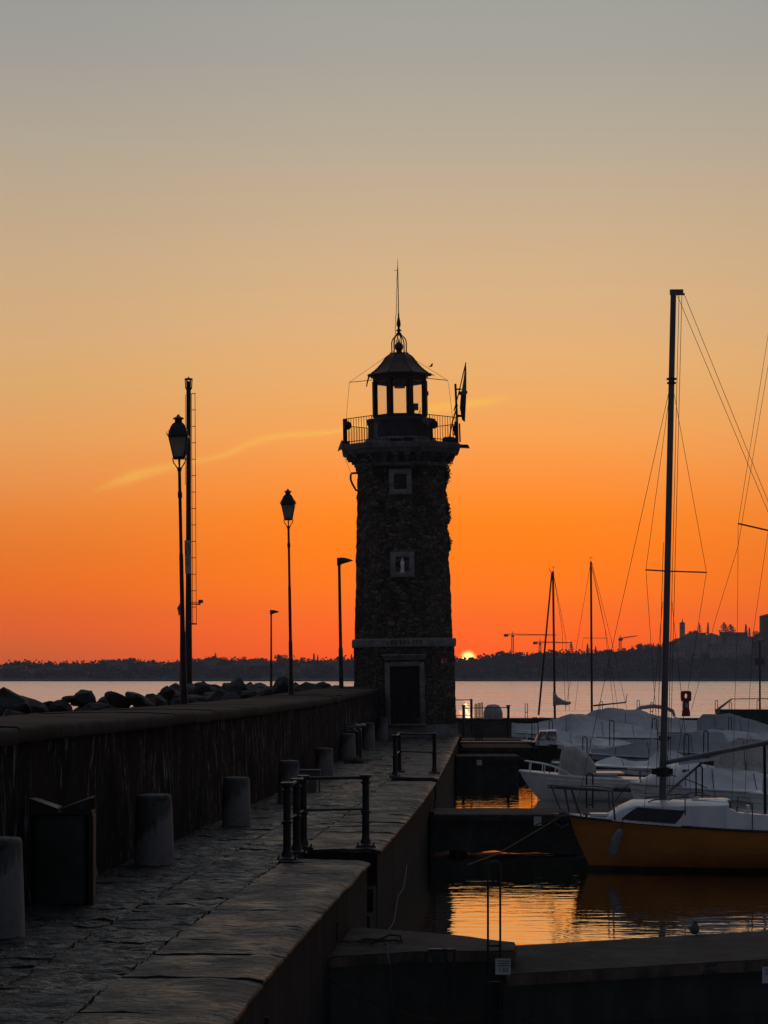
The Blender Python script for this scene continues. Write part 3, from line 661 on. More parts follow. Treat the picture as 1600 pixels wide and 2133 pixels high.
bw.rings(rws); loc(bw, dk).build('dock_wall', 'algae', dk, smooth=30)
ed = MB(); ed.rings([[Vector((Bs[0]+(Be[0]-Bs[0])*t, Bs[1]+(Be[1]-Bs[1])*t, 0))+Vector((0,0,z))-nrm*(.006+k)+nrm*fbm(t*90, z*5, 3)*.006 for z, k in ((zB-.13,0),(zB-.06,.004),(zB-.012,0))]+[Vector((Bs[0]+(Be[0]-Bs[0])*t, Bs[1]+(Be[1]-Bs[1])*t, 0))+nrm*.03+Vector((0,0,z)) for z in (zB-.015,zB-.128)] for t in [i/160 for i in range(161)]])
loc(ed, dk).build('dock_edge', 'dock_edge', dk, smooth=30)
# corner slab joining the quay
pa = [gp(656,1995,zA), gp(860,1982,zA), gp(1073,1980,zA), gp(1074,1963,zA), gp(950,1947,zA), gp(756,1932,zA), gp(676,1931,zA)]
left = [Q(pa[0][1], .04), Q(pa[-1][1], .04)]
pa = [(left[0].x, left[0].y)]+pa[:-1]+[(left[1].x, left[1].y)]
cs = thing('corner_slab', 'raised wedge shaped concrete slab between the quay and the near dock', 'dock', (pa[0][0], pa[0][1], WZ))
loc(rough_prism(pa, zA-.115, zA, 5, .2), cs).build('slab_top', 'concrete', cs, smooth=30)
cx = sum(p[0] for p in pa)/len(pa); cy = sum(p[1] for p in pa)/len(pa)
m = MB(); m.prism([(cx+(x-cx)*.97, cy+(y-cy)*.93) for x, y in pa], WZ-.6, zA-.115); loc(m, cs).build('slab_wall', 'algae', cs, smooth=0)
m = MB(); e0, e1, e2 = [Vector((p[0], p[1], 0)) for p in pa[1:4]]
for a, b in ((e0,e1),(e1,e2)):
    d = (b-a).normalized(); nn = Vector((d.y,-d.x,0))
    m.rings([[a+(b-a)*t+nn*(.004+fbm(t*20,z*6,2)*.008)+Vector((0,0,z)) for z in (zA-.116,zA-.06,zA-.014)]+[a+(b-a)*t-nn*.03+Vector((0,0,z)) for z in (zA-.016,zA-.114)] for t in [i/30 for i in range(31)]])
loc(m, cs).build('slab_edge', 'dock_edge', cs, smooth=30)
# hoop ladders
def hoop(x, y, z0, z1, w_, label, rungs=(.35,), mt='iron', r=.018, yaw=0, name='mooring_hoop'):
    m = MB(); h = z1-z0; rr = min(w_*.35, .06)
    m.tube([(-w_/2,0,0),(-w_/2,0,h-rr),(-w_/2+rr*.3,0,h-rr*.3),(-w_/2+rr,0,h),(w_/2-rr,0,h),(w_/2-rr*.3,0,h-rr*.3),(w_/2,0,h-rr),(w_/2,0,0)], r, 8)
    for k in rungs: m.tube([(-w_/2-.015,0,h*k),(w_/2+.015,0,h*k)], r*1.1, 8)
    o = m.build(name, mt); o.location = (x, y, z0); o.rotation_euler = (0,0,yaw)
    return tag(o, label, 'mooring hoop', 'narrow steel hoops on the docks')
g = P(1025, 2000, 24.0)
hoop(g.x, 23.55, WZ, P(0,1795,23.55).z, .132, 'black narrow steel hoop rising from the near dock beside the number plate 130', (.50,.28), r=.012)
# number plates
def plate(px0, py0, px1, py1, y, lines, big, label, yaw=0):
    a, b = P(px0, py0, y), P(px1, py1, y); W_, H_ = b.x-a.x, a.z-b.z; c = (a+b)/2
    t = thing('number_plate', label, 'number plate', c, 'berth number plates', (0,0,yaw))
    m = MB(); m.box((0,0,0), (W_,.006,H_)); m.build('plate', 'plate', t, smooth=0)
    if big:
        text(t, 'digits', big, H_*.42, (W_*.02,-.005,-H_*.22), (R(90),0,0), 'ink')
        m = MB()
        for k in range(lines): m.box((.05*W_,-.004,H_*(.36-.15*k)), (W_*(.78-.12*(k % 2)),.002,H_*.055))
        m.build('small_print', 'ink', t, smooth=0)
    return t
plate(1032, 1997, 1064, 2030, 23.35, 3, '130', 'white berth number plate reading 130 on the corner slab wall')
plate(1588, 2014, 1622, 2048, 24.55, 3, '12', 'white berth number plate at the right edge of the picture on the near dock')
# cleat, coiled line and hanging chain on the corner slab
m = MB(); c = G(800,1966,zA); ptsr = []
for i in range(70):
    a = i*.35; rr = .17+.03*math.sin(i*.7); ptsr.append(c+Vector((rr*math.cos(a)*1.3-.05, rr*math.sin(a)*.55, .02+.012*(i % 9)/3)))
m.tube(ptsr, .011, 6)
a = G(770,1971,zA)+Vector((0,0,.02)); m.tube([a, a+Vector((.1,.0,.05)), a+Vector((.22,-.02,.11)), a+Vector((.34,-.02,.10)), a+Vector((.36,-.03,.02))], .013, 6)
b = P(812,1990,23.2); m.tube([a+Vector((.2,-.1,.03)), Vector((b.x-.02,b.y+.1,zA+.02)), Vector((b.x,b.y-.03,zA-.04)), Vector((b.x+.02,b.y-.03,-1.0)), Vector((b.x+.05,b.y-.02,-1.25))], .011, 6)
tag(m.build('coiled_rope', 'rope'), 'dark mooring rope coiled on the corner slab and hanging over its edge', 'rope')
m = MB(); c = G(720,1962,zA)
for i in range(26):
    t = i/25; m.tube([c+Vector((-.35+.75*t+.02*math.cos(a), .05*math.sin(t*9)+.018*math.sin(a), .012+.006*math.sin(a*2+i))) for a in [j*math.pi/4 for j in range(9)]], .005, 5)
tag(m.build('chain', 'rust'), 'short rusty chain heaped on top of the corner slab', 'chain', 'mooring chains')
def chain(p0, p1, sag, label, n=60, r=.0055, lw=.02):
    m = MB(); L = (p1-p0)
    for i in range(n):
        t = (i+.5)/n; c = p0+L*t-Vector((0,0,sag*4*t*(1-t))); d = (L-Vector((0,0,sag*4*(1-2*t)))).normalized()
        s = d.cross(Vector((0,1,0))).normalized() if i % 2 else Vector((0,1,0)); ln = L.length/n*.72
        m.tube([c+d*ln*math.cos(a)+s*lw*math.sin(a) for a in [j*math.pi/4 for j in range(9)]], r, 5)
    return tag(m.build('chain', 'rust'), label, 'chain', 'mooring chains')
chain(P(656,2015,23.1), P(880,2120,23.0), .08, 'rusty chain slanting down across the corner slab wall')
chain(P(880,2120,23.0), P(1012,2112,23.3), .05, 'rusty chain hanging low between the slanting chain and the near hoop')
chain(P(1040,2108,23.3), P(1330,2120,23.6), .1, 'rusty chain sagging along the near dock wall right of the hoop')
m = MB(); a = P(892,1975,23.35); b = P(950,1981,23.3)
m.box(((a.x+b.x)/2,23.3,a.z-.015), (b.x-a.x,.05,.03)); m.box((a.x+.18,23.3,a.z-.35), (.04,.04,.7)); m.box((b.x-.02,23.3,a.z-.35), (.03,.03,.7))
tag(m.build('steel_bracket', 'iron'), 'black steel bracket fixed over the edge of the corner slab left of the hoop', 'bracket')
# gull on the dock
g = G(1447, 1947, zB); gt = thing('gull', 'pale grey gull sitting on the back edge of the near dock', 'bird', g)
m = MB(); m.rings([[(r*math.cos(a)*.9+ox, oy+r*math.sin(a)*1.1, z) for a in [i*math.pi/7 for i in range(14)]] for r, z, ox, oy in ((.035,.01,0,0),(.06,.035,0,0),(.068,.07,0,.0),(.06,.105,0,-.01),(.043,.13,0,-.025),(.030,.145,0,-.035),(.031,.16,0,-.04),(.030,.175,0,-.042),(.018,.19,0,-.04),(.003,.194,0,-.04))]); m.build('body', 'gull', gt, smooth=80)
m = MB(); m.tube([(0,-.065,.168),(0,-.10,.162)], [.009,.002], 6); m.build('beak', 'dry', gt)
m = MB(); m.rings([[(sx*(.055+.01*k)*(1-.3*t), .02+.17*t, .07-.03*t+.03*k*(1-t)) for k in (-1,1)]+[(sx*.03, .02+.17*t, .08-.03*t)] for sx in (1,) for t in (0,.3,.6,1)]); m.rings([[(-(.055+.01*k)*(1-.3*t), .02+.17*t, .07-.03*t+.03*k*(1-t)) for k in (-1,1)]+[(-.03, .02+.17*t, .08-.03*t)] for t in (0,.3,.6,1)]); m.build('wing', 'concrete', gt)
# ================================================================ cross docks
def dock(name, label, y0, x0, x1, zt, wid, thick, skirt, plates=(), piles=True, tilt=0):
    t = thing(name, label, 'dock', (x0, y0, WZ), 'concrete cross docks'); L = x1-x0
    m = MB(); n = int(L/.5)+2
    m.rings([[(L*i/n, 0+fbm(i*.7,0,y0)*.02, zt-WZ-thick), (L*i/n, -.03+fbm(i*.9,1,y0)*.015, zt-WZ-.02), (L*i/n, 0, zt-WZ+fbm(i,2,y0)*.006), (L*i/n, wid*.5, zt-WZ+.012), (L*i/n, wid, zt-WZ), (L*i/n, wid, zt-WZ-thick)] for i in range(n+1)]); m.build('deck_slab', 'concrete', t, smooth=30)
    m = MB(); m.rings([[(L*i/n, .12+fbm(i*.7,4,y0)*.02, skirt-WZ+fbm(i*.6,5,y0)*.13), (L*i/n, .12+fbm(i*.7,8,y0)*.02, zt-WZ-thick), (L*i/n, wid-.12, zt-WZ-thick), (L*i/n, wid-.12, skirt-WZ)] for i in range(n+1)]); m.build('skirt', 'algae', t, smooth=30)
    if piles:
        k = .6
        while k < L-.3:
            m = MB(); m.lathe([(.17,-1),(.18,-.1),(.16,.3),(.16,zt-WZ-thick)], 12, (k, .45, 0)); m.lathe([(.17,-1),(.18,-.1),(.16,.3),(.16,zt-WZ-thick)], 12, (k, wid-.45, 0)); m.build('pile', 'algae', t); k += 2.3
    return t
dock('cross_dock', 'concrete dock reaching from the quay to the bow of the yellow sailboat', 46.2, 1.0, 6.3, -.52, 2.1, .14, -1.335)
dock('cross_dock', 'second concrete dock behind, ending before the white motorboat bow', 77, 2.55, 4.75, -.42, 2.2, .16, -1.5)
plate(1112, 1701, 1128, 1720, 46.12, 0, None, 'small blank white plate on the front of the middle dock')
plate(993, 1583, 1004, 1594, 76.9, 0, None, 'tiny white plate on the front of the second concrete dock')
m = MB(); m.box((4.05,46.15,-.78), (.16,.03,.1)); m.tube([(3.6,46.15,-.7),(3.75,46.12,-.8),(3.9,46.15,-.7)], .01, 6); tag(m.build('dock_fitting', 'steel'), 'small grey fitting bolted left of the plate on the middle dock', 'fitting')
chain(Vector((1.4,76.8,-.7)), Vector((4.6,76.8,-.75)), .35, 'dark chain hanging in a loop across the front of the second dock', 40, .012, .03)
chain(Vector((1.6,46.1,-.8)), Vector((4.4,46.1,-.8)), .28, 'dark chain hanging in a loop across the front of the middle dock', 50, .009, .025)
m = MB(); m.box((1.02,46.05,-.95), (.07,.07,1.0)); tag(m.build('dock_pile', 'iron'), 'black steel post where the middle dock meets the quay', 'post')
# outer mole across the harbour mouth
om = thing('outer_mole', 'long dark outer mole running behind the boats across the water', 'dock', (4.2, 142, WZ))
m = MB(); n = 80
m.rings([[(x, -1.2, -.6),(x, -1.0+fbm(x*.4,0,0)*.05, CZ-88*142/F-WZ-.02+fbm(x*.3,1,0)*.03),(x, 1.6, CZ-88*142/F-WZ),(x, 1.9, -.6)] for x in [i*.6 for i in range(n)]]); m.build('mole_body', 'darkhull', om, smooth=30)
m = MB(); m.rings([[(x, -1.15, CZ-88*142/F-WZ-.16),(x, -1.18, CZ-88*142/F-WZ+.0),(x, -.8, CZ-88*142/F-WZ+.02),(x, -.8, CZ-88*142/F-WZ-.16)] for x in [i*.6 for i in range(n)]]); m.build('mole_edge', 'concrete', om)
# gangway beside the tower
gw = thing('gangway', 'rusty steel gangway bridge with truss sides right of the tower foot', 'gangway', (3.0, 82.5, -.1))
m = MB(); m.box((1.25,.6,-.02), (2.7,1.3,.06)); m.build('deck', 'rust', gw)
m = MB(); m.box((1.2,0,-.28), (2.6,.06,.06)); m.box((1.2,0,-.62), (2.6,.06,.06))
for k in range(4): m.tube([(.1+.65*k,0,-.6),(.42+.65*k,0,-.28),(.75+.65*k,0,-.6)], .02, 6)
m.build('truss', 'rust', gw)
p0, p1 = P(966,1537,82.5), P(1059,1535,82.5)
railing('iron_railing', [(p0.x,82.5,p0.z), (p1.x,82.5,p1.z)], [(0,1)], 'rusty iron railing with two posts on the gangway right of the tower', 1.24, (.9,.42,.12), mt='rust')
p0, p1 = P(948,1495,96), P(982,1495,96)
t = thing('iron_railing', 'thin rusty railing at the tower corner behind the gangway', 'railing', p0)
m = MB(); d = p1-p0; m.box((d.x,0,.4), (.1,.1,.85)); m.box((d.x,0,-.3), (.1,.1,.6)); m.build('post', 'rust', t)
m = MB(); m.tube([(0,0,.78),(d.x,0,.78)], .025, 6); m.tube([(0,0,.1),(d.x,0,.1)], .02, 6); m.build('rail', 'rust', t)
sq = MB(); sq.box((4.5,90,-1.0), (2.8,9,1.2)); tag(sq.build('service_quay', 'quay'), 'low dark quay block under the gangway beside the tower', 'dock')
fl = MB(); fl.box((4.6,98.4,-.68), (3.6,3.6,.5)); tag(fl.build('floating_pontoon', 'concrete'), 'low pontoon behind the gangway carrying the covered mound', 'pontoon')
m = MB(); c = P(1027,1492,98)
m.rings([[c+Vector((x*k, y*k*1.0, z)) for x, y in rrect(.84,.9,.15)] for k, z in ((1,-.12),(1,.16),(.85,.36),(.6,.50),(.3,.53),(.05,.535))]); tag(m.build('covered_mound', 'tarp3', smooth=50), 'small pale covered hump standing behind the gangway railing', 'cover')
# ================================================================ lighthouse
TS = 51.8
def zz(py): return CZ-(py-H0)/TS
TW = thing('lighthouse', 'old rubble stone lighthouse with lantern and ivy at the end of the quay', 'lighthouse', (.85, 88, 0), rot=(0, R(-.9), 0))
def octo(hw, cf=.55, n=7):
    c = cf*hw; cs = [(-c,-hw),(c,-hw),(hw,-c),(hw,c),(c,hw),(-c,hw),(-hw,c),(-hw,-c)]; out = []
    for (x0,y0),(x1,y1) in zip(cs, cs[1:]+cs[:1]): out += [(x0+(x1-x0)*i/n, y0+(y1-y0)*i/n) for i in range(n)]
    return out
def tbody(prof, name, mt, dz=.12, rough=.03, cf=.55, sm=35):
    m = MB(); rows = []
    for (h0, z0), (h1, z1) in zip(prof, prof[1:]):
        n = max(1, int(abs(z1-z0)/dz))
        for i in range(n+(1 if (h1,z1) == prof[-1] else 0)):
            t = i/n; h = h0+(h1-h0)*t; z = z0+(z1-z0)*t
            rows.append([(x*(1+fbm(x*2.3,y*2.3,z*3.2)*rough/h*1.2), y*(1+fbm(x*2.3+7,y*2.3,z*3.2)*rough/h*1.2), z) for x, y in octo(h, cf)])
    m.rings(rows); return m.build(name, mt, TW, smooth=sm)
tbody([(2.10,-.1),(2.09,.47)], 'plinth', 'trim', .2, .015)
tbody([(2.03,.47),(1.99,3.56)], 'base_wall', 'masonry', .12, .03)
tbody([(2.05,3.55),(2.07,3.60),(2.07,3.84),(2.02,3.88)], 'string_course', 'trim', .1, .02)
tbody([(1.94,3.86),(1.72,10.72)], 'shaft_wall', 'masonry', .12, .045)
tbody([(1.79,10.70),(1.82,10.74),(1.82,10.84),(1.76,10.88)], 'neck_ring', 'trim_dark', .05, .015)
tbody([(1.74,10.86),(1.80,11.0),(2.10,11.28)], 'gallery_flare', 'masonry', .1, .06)
tbody([(2.16,11.2),(2.2,11.24),(2.22,11.33),(2.33,11.36),(2.35,11.42),(2.35,11.56),(2.30,11.6)], 'gallery_slab', 'trim_dark', .05, .015)
# corbels round the gallery
for k, (nx, ny, cnt, half) in enumerate([(0,-1,4,.9),(.707,-.707,2,.55),(1,0,4,.9),(.707,.707,2,.55),(0,1,4,.9),(-.707,.707,2,.55),(-1,0,4,.9),(-.707,-.707,2,.55)]):
    for i in range(cnt):
        tt = -half+2*half*(i+.5)/cnt if cnt > 2 else (-.38+.76*i)
        d = 1.80 if abs(nx) in (0,1) else 2.02*.93
        m = MB(); rot = Matrix.Rotation(math.atan2(nx,-ny), 3, 'Z'); rot.normalize()
        for w_, z0, z1, dep in ((.12,10.87,10.98,.12),(.15,10.98,11.09,.22),(.24,11.09,11.22,.38)):
            m.box(rot @ Vector((tt, -(d-.12+dep/2), (z0+z1)/2)), (w_, dep+.16, z1-z0-.006), rot)
        o = m.build('corbel', 'trim_dark', TW)
# openings
def frame(cx, z0, z1, w_, fw, yf, name, mt='trim'):
    m = MB()
    m.box((cx-w_/2+fw/2, yf, (z0+z1)/2), (fw,.14,z1-z0)); m.box((cx+w_/2-fw/2, yf, (z0+z1)/2), (fw,.14,z1-z0))
    m.box((cx, yf-.003, z1-fw/2), (w_-fw*2-.004,.14,fw)); m.box((cx, yf-.003, z0+fw/2), (w_-fw*2-.004,.14,fw))
    o = m.build(name, mt, TW); bevel(o, .012, 1); return o
fr = frame(-.05, 9.56, 10.55, .90, .2, -1.76, 'window_frame')
m = MB(); m.box((-.05,-1.73,10.05), (.52,.06,.62)); m.build('window', 'bluewin', TW)
m = MB(); m.box((-.05,-1.765,10.05), (.02,.02,.6)); m.box((-.05,-1.765,10.05), (.5,.02,.02)); m.build('glazing_bar', 'door', TW)
frame(-.02, 6.29, 7.29, .95, .21, -1.87, 'niche_frame')
m = MB(); m.box((-.02,-1.85,6.8), (.54,.05,.6)); m.build('niche', 'masonry', TW)
# small standing devotional figure in the niche
m = MB(); m.rings([[(-.02+r*math.cos(a)*sx, -1.90+r*math.sin(a)*.7, z) for a in [i*math.pi/8 for i in range(16)]] for r, sx, z in ((.075,1,6.50),(.08,1,6.53),(.07,1,6.60),(.066,1.0,6.72),(.075,1.05,6.80),(.078,1.05,6.86),(.058,1.1,6.92),(.030,1,6.945),(.033,1,6.97),(.040,1,7.0),(.036,1,7.03),(.014,1,7.055))]); m.box((-.02,-1.89,6.488), (.22,.13,.03))
m.build('statue', 'white', TW)
m = MB(); m.box((-.02,-1.96,6.18), (.62,.14,.06)); m.box((-.02,-1.90,6.10), (.5,.1,.1)); m.build('niche_shelf', 'masonry', TW)
# door
m = MB()
m.box((-.68,-2.05,1.72), (.20,.16,2.42)); m.box((.68,-2.05,1.72), (.20,.16,2.42)); m.box((0,-2.055,2.93-.06), (1.155,.16,.19)); o = m.build('door_frame', 'trim', TW); bevel(o, .012, 1)
m = MB(); m.box((0,-2.10,3.07), (1.62,.24,.07)); m.box((0,-2.13,3.15), (1.72,.30,.07)); m.box((0,-2.16,3.22), (1.80,.36,.06)); o = m.build('door_lintel', 'trim', TW); bevel(o, .012, 1)
m = MB(); m.box((0,-2.0,1.63), (1.16,.05,2.28)); dr = m.build('door', 'door', TW)
m = MB()
for k in range(7): m.box((-.48+.16*k,-2.032,1.63), (.145,.02,2.2))
m.build('door_planks', 'door', dr); m = MB(); m.sphere((.44,-2.06,1.55), .03, 8); m.build('handle', 'rust', dr)
m = MB(); m.box((0,-2.14,.485), (1.6,.2,.05)); o = m.build('door_sill', 'trim', TW); bevel(o, .01, 1)
m = MB(); random.seed(4)       # worn carved letters of the string course
for k in range(9):
    x = -.65+.165*k
    for j in range(2): m.box((x+random.uniform(-.03,.03),-2.087,3.72+random.uniform(-.02,.02)), (.022,.012,.15), Matrix.Rotation(random.uniform(-.5,.5),3,'Y'))
m.build('worn_inscription', 'door', TW, smooth=0)
# red plate with white figure on the corner facet
sg = bpy.data.objects.new('red_sign', None); COL.objects.link(sg); sg.parent = TW; sg.location = (1.55,-1.62,2.98); sg.rotation_euler = (0,0,R(45))
m = MB(); m.box((0,0,0), (.44,.012,.34)); m.box((-.06,.0,-.19), (.2,.010,.06)); m.build('plate', 'red', sg, smooth=0)
m = MB(); m.sphere((-.08,-.012,.06), .035, 10, (1,.2,1)); m.rings([[(-.08-.075*k,-.012,-.09) ,(-.08+.075*k,-.012,-.09),(-.08+.04*k,-.012,.02),(-.08-.04*k,-.012,.02)] for k in (1,)]+[[(-.08-.075,-.008,-.09),(-.08+.075,-.008,-.09),(-.04,-.008,.02),(-.12,-.008,.02)]]); m.build('figure_sign', 'plate', sg, smooth=0)
m = MB(); m.box((.13,-.011,-.01), (.03,.006,.17)); m.box((.105,-.011,.055), (.03,.006,.03)); m.build('numeral', 'plate', sg, smooth=0)
# drum, lantern, roof
C8 = lambda hw: hw/math.cos(R(22.5))
def ring8(hw, z, off=22.5): return [(C8(hw)*math.cos(R(off+45*i)), C8(hw)*math.sin(R(off+45*i)), z) for i in range(8)]
m = MB(); m.rings([ring8(1.46,11.6),ring8(1.46,11.72),ring8(1.36,11.9)]); m.build('drum_foot', 'trim', TW, smooth=0)
m = MB(); m.rings([ring8(1.31,11.6),ring8(1.29,12.52),ring8(1.34,12.55),ring8(1.34,12.66),ring8(1.2,12.70)]); m.build('drum', 'drum', TW, smooth=0)
m = MB(); m.box((-.98,-1.75,12.0), (.14,.5,.78)); m.build('drum_pier', 'trim', TW)
m = MB(); m.rings([ring8(1.06,12.68),ring8(1.06,12.84),ring8(.98,12.86),ring8(.98,12.68)], cap=False); m.add(ring8(1.02,12.70), [tuple(range(8))]); m.build('lantern_sill', 'frame', TW, smooth=0); m = MB(); m.rings([ring8(1.06,14.18),ring8(1.07,14.22),ring8(1.07,14.47),ring8(.92,14.47),ring8(.92,14.18),ring8(1.06,14.18)], cap=False); m.build('lantern_frame', 'frame', TW, smooth=0)
for i in range(8):
    a = R(22.5+45*i); m = MB(); rot = Matrix.Rotation(a, 3, 'Z'); m.box(rot @ Vector((C8(1.0),0,13.52)), (.17,.15,1.34), rot)
    for s_ in (-1,1): m.box(rot @ Vector((C8(.98)-.02,s_*.10,13.52)), (.05,.07,1.34), rot)
    m.build('mullion', 'frame', TW, smooth=0)
    b = R(45*i); rot = Matrix.Rotation(b, 3, 'Z'); m = MB(); m.box(rot @ Vector((.97,0,13.52)), (.012,.56,1.32), rot); m.build('pane', 'glass', TW, smooth=0)
m = MB(); m.lathe([(.10,14.2),(.12,14.1),(.22,14.05),(.22,13.98),(.05,13.97)], 16); m.box((0,0,14.28), (.5,.06,.06)); m.build('lamp_housing', 'darkbox', TW)
m = MB(); m.box((.62,.1,13.22), (.24,.2,.26)); m.tube([(.55,.1,12.8),(.57,.1,13.1)], .025, 6); m.tube([(.66,.1,12.8),(.86,.12,13.2)], .012, 6); m.tube([(.8,.1,12.7),(.8,.1,13.0),(.9,.1,13.06)], .015, 6); m.build('lantern_apparatus', 'darkbox', TW)
m = MB(); m.rings([ring8(h,z) for h, z in ((1.05,14.42),(1.16,14.44),(1.15,14.50),(1.02,14.60),(.88,14.73),(.75,14.88),(.66,15.0),(.58,15.12),(.50,15.21),(.40,15.29),(.29,15.335),(.10,15.36))]); m.build('roof', 'copper', TW, smooth=0)
m = MB()
for i in range(8):
    a = R(22.5+45*i); m.tube([(C8(h)*math.cos(a), C8(h)*math.sin(a), z+.01) for h, z in ((1.15,14.50),(1.02,14.60),(.88,14.73),(.75,14.88),(.66,15.0),(.58,15.12),(.50,15.21),(.40,15.29),(.29,15.335))], .022, 6)
for i in range(14):
    a = i*2*math.pi/14; m.tube([(.33*math.cos(a), .33*math.sin(a), 15.3),(.38*math.cos(a), .38*math.sin(a), 15.42)], [.03,.004], 5)
m.build('roof_ribs', 'copper', TW)
m = MB(); m.lathe([(.13,15.33),(.12,15.42),(.10,15.47),(.16,15.55),(.175,15.64),(.15,15.73),(.07,15.80),(.04,15.83),(.035,15.88),(.012,15.98)], 20); m.build('ball_finial', 'copper', TW)
m = MB()
for i in range(6):
    a = R(30+60*i)+.3; c, s_ = math.cos(a), math.sin(a)
    m.tube([(r*c, r*s_, z) for r, z in ((.29,15.32),(.30,15.6),(.30,15.80),(.27,15.92),(.19,16.02),(.12,16.08),(.08,16.15),(.06,16.2))], .024, 8)
m.tube([(.3*math.cos(k*math.pi/12), .3*math.sin(k*math.pi/12), 15.36) for k in range(25)], .02, 6)
m.build('cage', 'iron', TW)
m = MB(); m.lathe([(.08,16.1),(.09,16.16),(.05,16.19),(.06,16.25),(.12,16.28),(.10,16.31),(.05,16.34),(.045,16.42),(.075,16.47),(.085,16.55),(.07,16.66),(.035,16.82),(.028,16.92),(.035,16.95),(.02,16.99),(.017,18.4),(.010,19.0),(.002,19.22)], 12); m.build('spire_rod', 'iron', TW)
m = MB(); pts = []; random.seed(3)
for i in range(60):
    t = i/59; pts.append((-.16*(1-t)**1.2-.02+random.gauss(0,.008), -.03+random.gauss(0,.008), 15.45+3.35*t))
m.tube(pts, .011, 5)
for i in range(3, 58, 2):
    p = pts[i]; m.tube([(p[0]-.03,p[1],p[2]+.02),(p[0]+.02,p[1],p[2]-.01)], .006, 4)
m.tube([(-.17,0,18.72),(-.02,0,18.70)], .008, 4); m.build('barbed_wire', 'rust', TW)
# gallery railing
m = MB(); n = 0; hw = 2.27; cs = octo(hw, .5, 1)
for (x0,y0),(x1,y1) in zip(cs, cs[1:]+cs[:1]):
    for z in (11.62+.08, 12.62): m.tube([(x0,y0,z),(x1,y1,z)], .017, 6)
    k = max(2, int(math.hypot(x1-x0,y1-y0)/.145))
    for i in range(k): m.tube([(x0+(x1-x0)*i/k, y0+(y1-y0)*i/k, 11.58),(x0+(x1-x0)*i/k, y0+(y1-y0)*i/k, 12.62)], .021 if i == 0 else .0115, 5)
m.build('gallery_railing', 'iron', TW)
# spreader wires around the lantern
def lx(px, py): return (px-(844-.0157*(1535-py)))/TS
m = MB(); T1 = (lx(728,797),-.3,zz(797)); T2 = (lx(932,796),-.3,zz(796))
m.tube([(-1.05,-.2,zz(792)),T1], .014, 6); m.build('spreader_arm', 'rust', TW); m = MB(); m.tube([(1.02,-.2,zz(790)),T2], .016, 6); m.build('spreader_arm', 'rust', TW)
m = MB()
m.tube([(lx(803,745),-.2,zz(745)),T1,(lx(721,884),-.6,zz(884))], .0075, 5); m.tube([(lx(861,750),-.2,zz(750)),T2,(lx(935,812),-.3,zz(812)),(lx(942,875),-.5,zz(875))], .0075, 5); m.build('stay_wires', 'wire', TW)
for sx, nm in ((-1,'gargoyle'),(1,'gargoyle')):
    m = MB(); m.tube([(sx*1.1,-.35,14.45),(sx*1.2,-.38,14.45),(sx*1.27,-.4,14.43)], [.05,.075,.05], 8)
    if sx < 0: m.tube([(-1.22,-.38,14.42),(-1.29,-.4,14.2),(-1.33,-.4,14.0)], [.04,.03,.025], 6)
    else: m.tube([(1.26,-.4,14.44),(1.36,-.42,14.42),(1.40,-.42,14.36)], [.03,.015,.01], 6)
    m.build(nm, 'iron', TW)
m = MB(); m.box((1.10,-.3,13.7), (.1,.12,.16)); m.build('junction_box', 'darkbox', TW)
# bird on the stay
g = Vector((lx(886,767),-.25,zz(768)))+Vector((.85,88,0))
m = MB(); m.rings([[(r*math.cos(a)*1.0+ox, r*math.sin(a), z) for a in [i*math.pi/5 for i in range(10)]] for r, z, ox in ((.01,0,0),(.045,.03,0),(.05,.07,.01),(.03,.11,.03),(.03,.13,.04),(.004,.155,.045))]); m.tube([(-.02,0,.03),(-.13,0,.0)], [.025,.006], 5)
o = m.build('small_bird', 'iron'); o.location = g+Vector((.0,0,.03)); tag(o, 'small dark bird perched on the stay wire right of the lighthouse roof', 'bird')
# equipment on the gallery
def onT(name, label, cat, x, y, z): return thing(name, label, cat, (.85+x+math.sin(R(-.9))*z, 88+y, z))
eq = onT('post_lamp', 'dark post with a round lamp at the left end of the gallery', 'lamp', lx(722,935), -1.2, 11.6)
m = MB(); m.box((-.03,0,.5), (.16,.16,.98)); m.box((0,0,.05), (.3,.3,.1)); m.build('post', 'iron', eq)
m = MB(); m.sphere((.06,-.1,.72), .17, 14); m.build('globe', 'iron', eq)
eq = onT('loudspeaker', 'pale round horn loudspeaker under the left corner of the gallery', 'loudspeaker', lx(713,935), -1.2, zz(936))
m = MB(); m.lathe([(.05,-.12),(.12,-.05),(.23,.05),(.25,.08),(.2,.085),(.05,.02)], 18); o = m.build('horn', 'plate', eq); o.rotation_euler = (0,R(-70),0)
m = MB(); m.tube([(.05,0,0),(.3,.2,-.02)], .03, 6); m.build('bracket', 'iron', eq)
eq = onT('floodlight', 'grey box floodlight aimed down from the lantern foot on the right', 'floodlight', lx(888,884), -1.35, zz(886))
m = MB(); rot = Matrix.Rotation(R(38),3,'Y'); m.box((0,0,0), (.34,.24,.22), rot); m.build('housing', 'steel', eq); m = MB(); m.tube([(-.05,0,-.1),(-.05,.2,-.3)], .03, 6); m.build('bracket', 'iron', eq)
eq = onT('globe_lamp', 'dark round lamp beside the grey floodlight on the gallery', 'lamp', lx(902,890), -1.3, zz(892))
m = MB(); m.sphere((0,0,0), .175, 14); m.build('globe', 'iron', eq); m = MB(); m.tube([(-.08,.1,-.1),(-.1,.15,-.85)], .05, 8); m.box((0,0,.17), (.14,.1,.08)); m.build('pole', 'iron', eq)
eq = onT('antenna_mast', 'antenna mast with tall panel aerials and a strut on the right of the gallery', 'antenna', lx(951,935), -.9, 11.55)
def el_(px, py): b = lx(951,935); return (lx(px,py)-b, zz(py)-11.55)
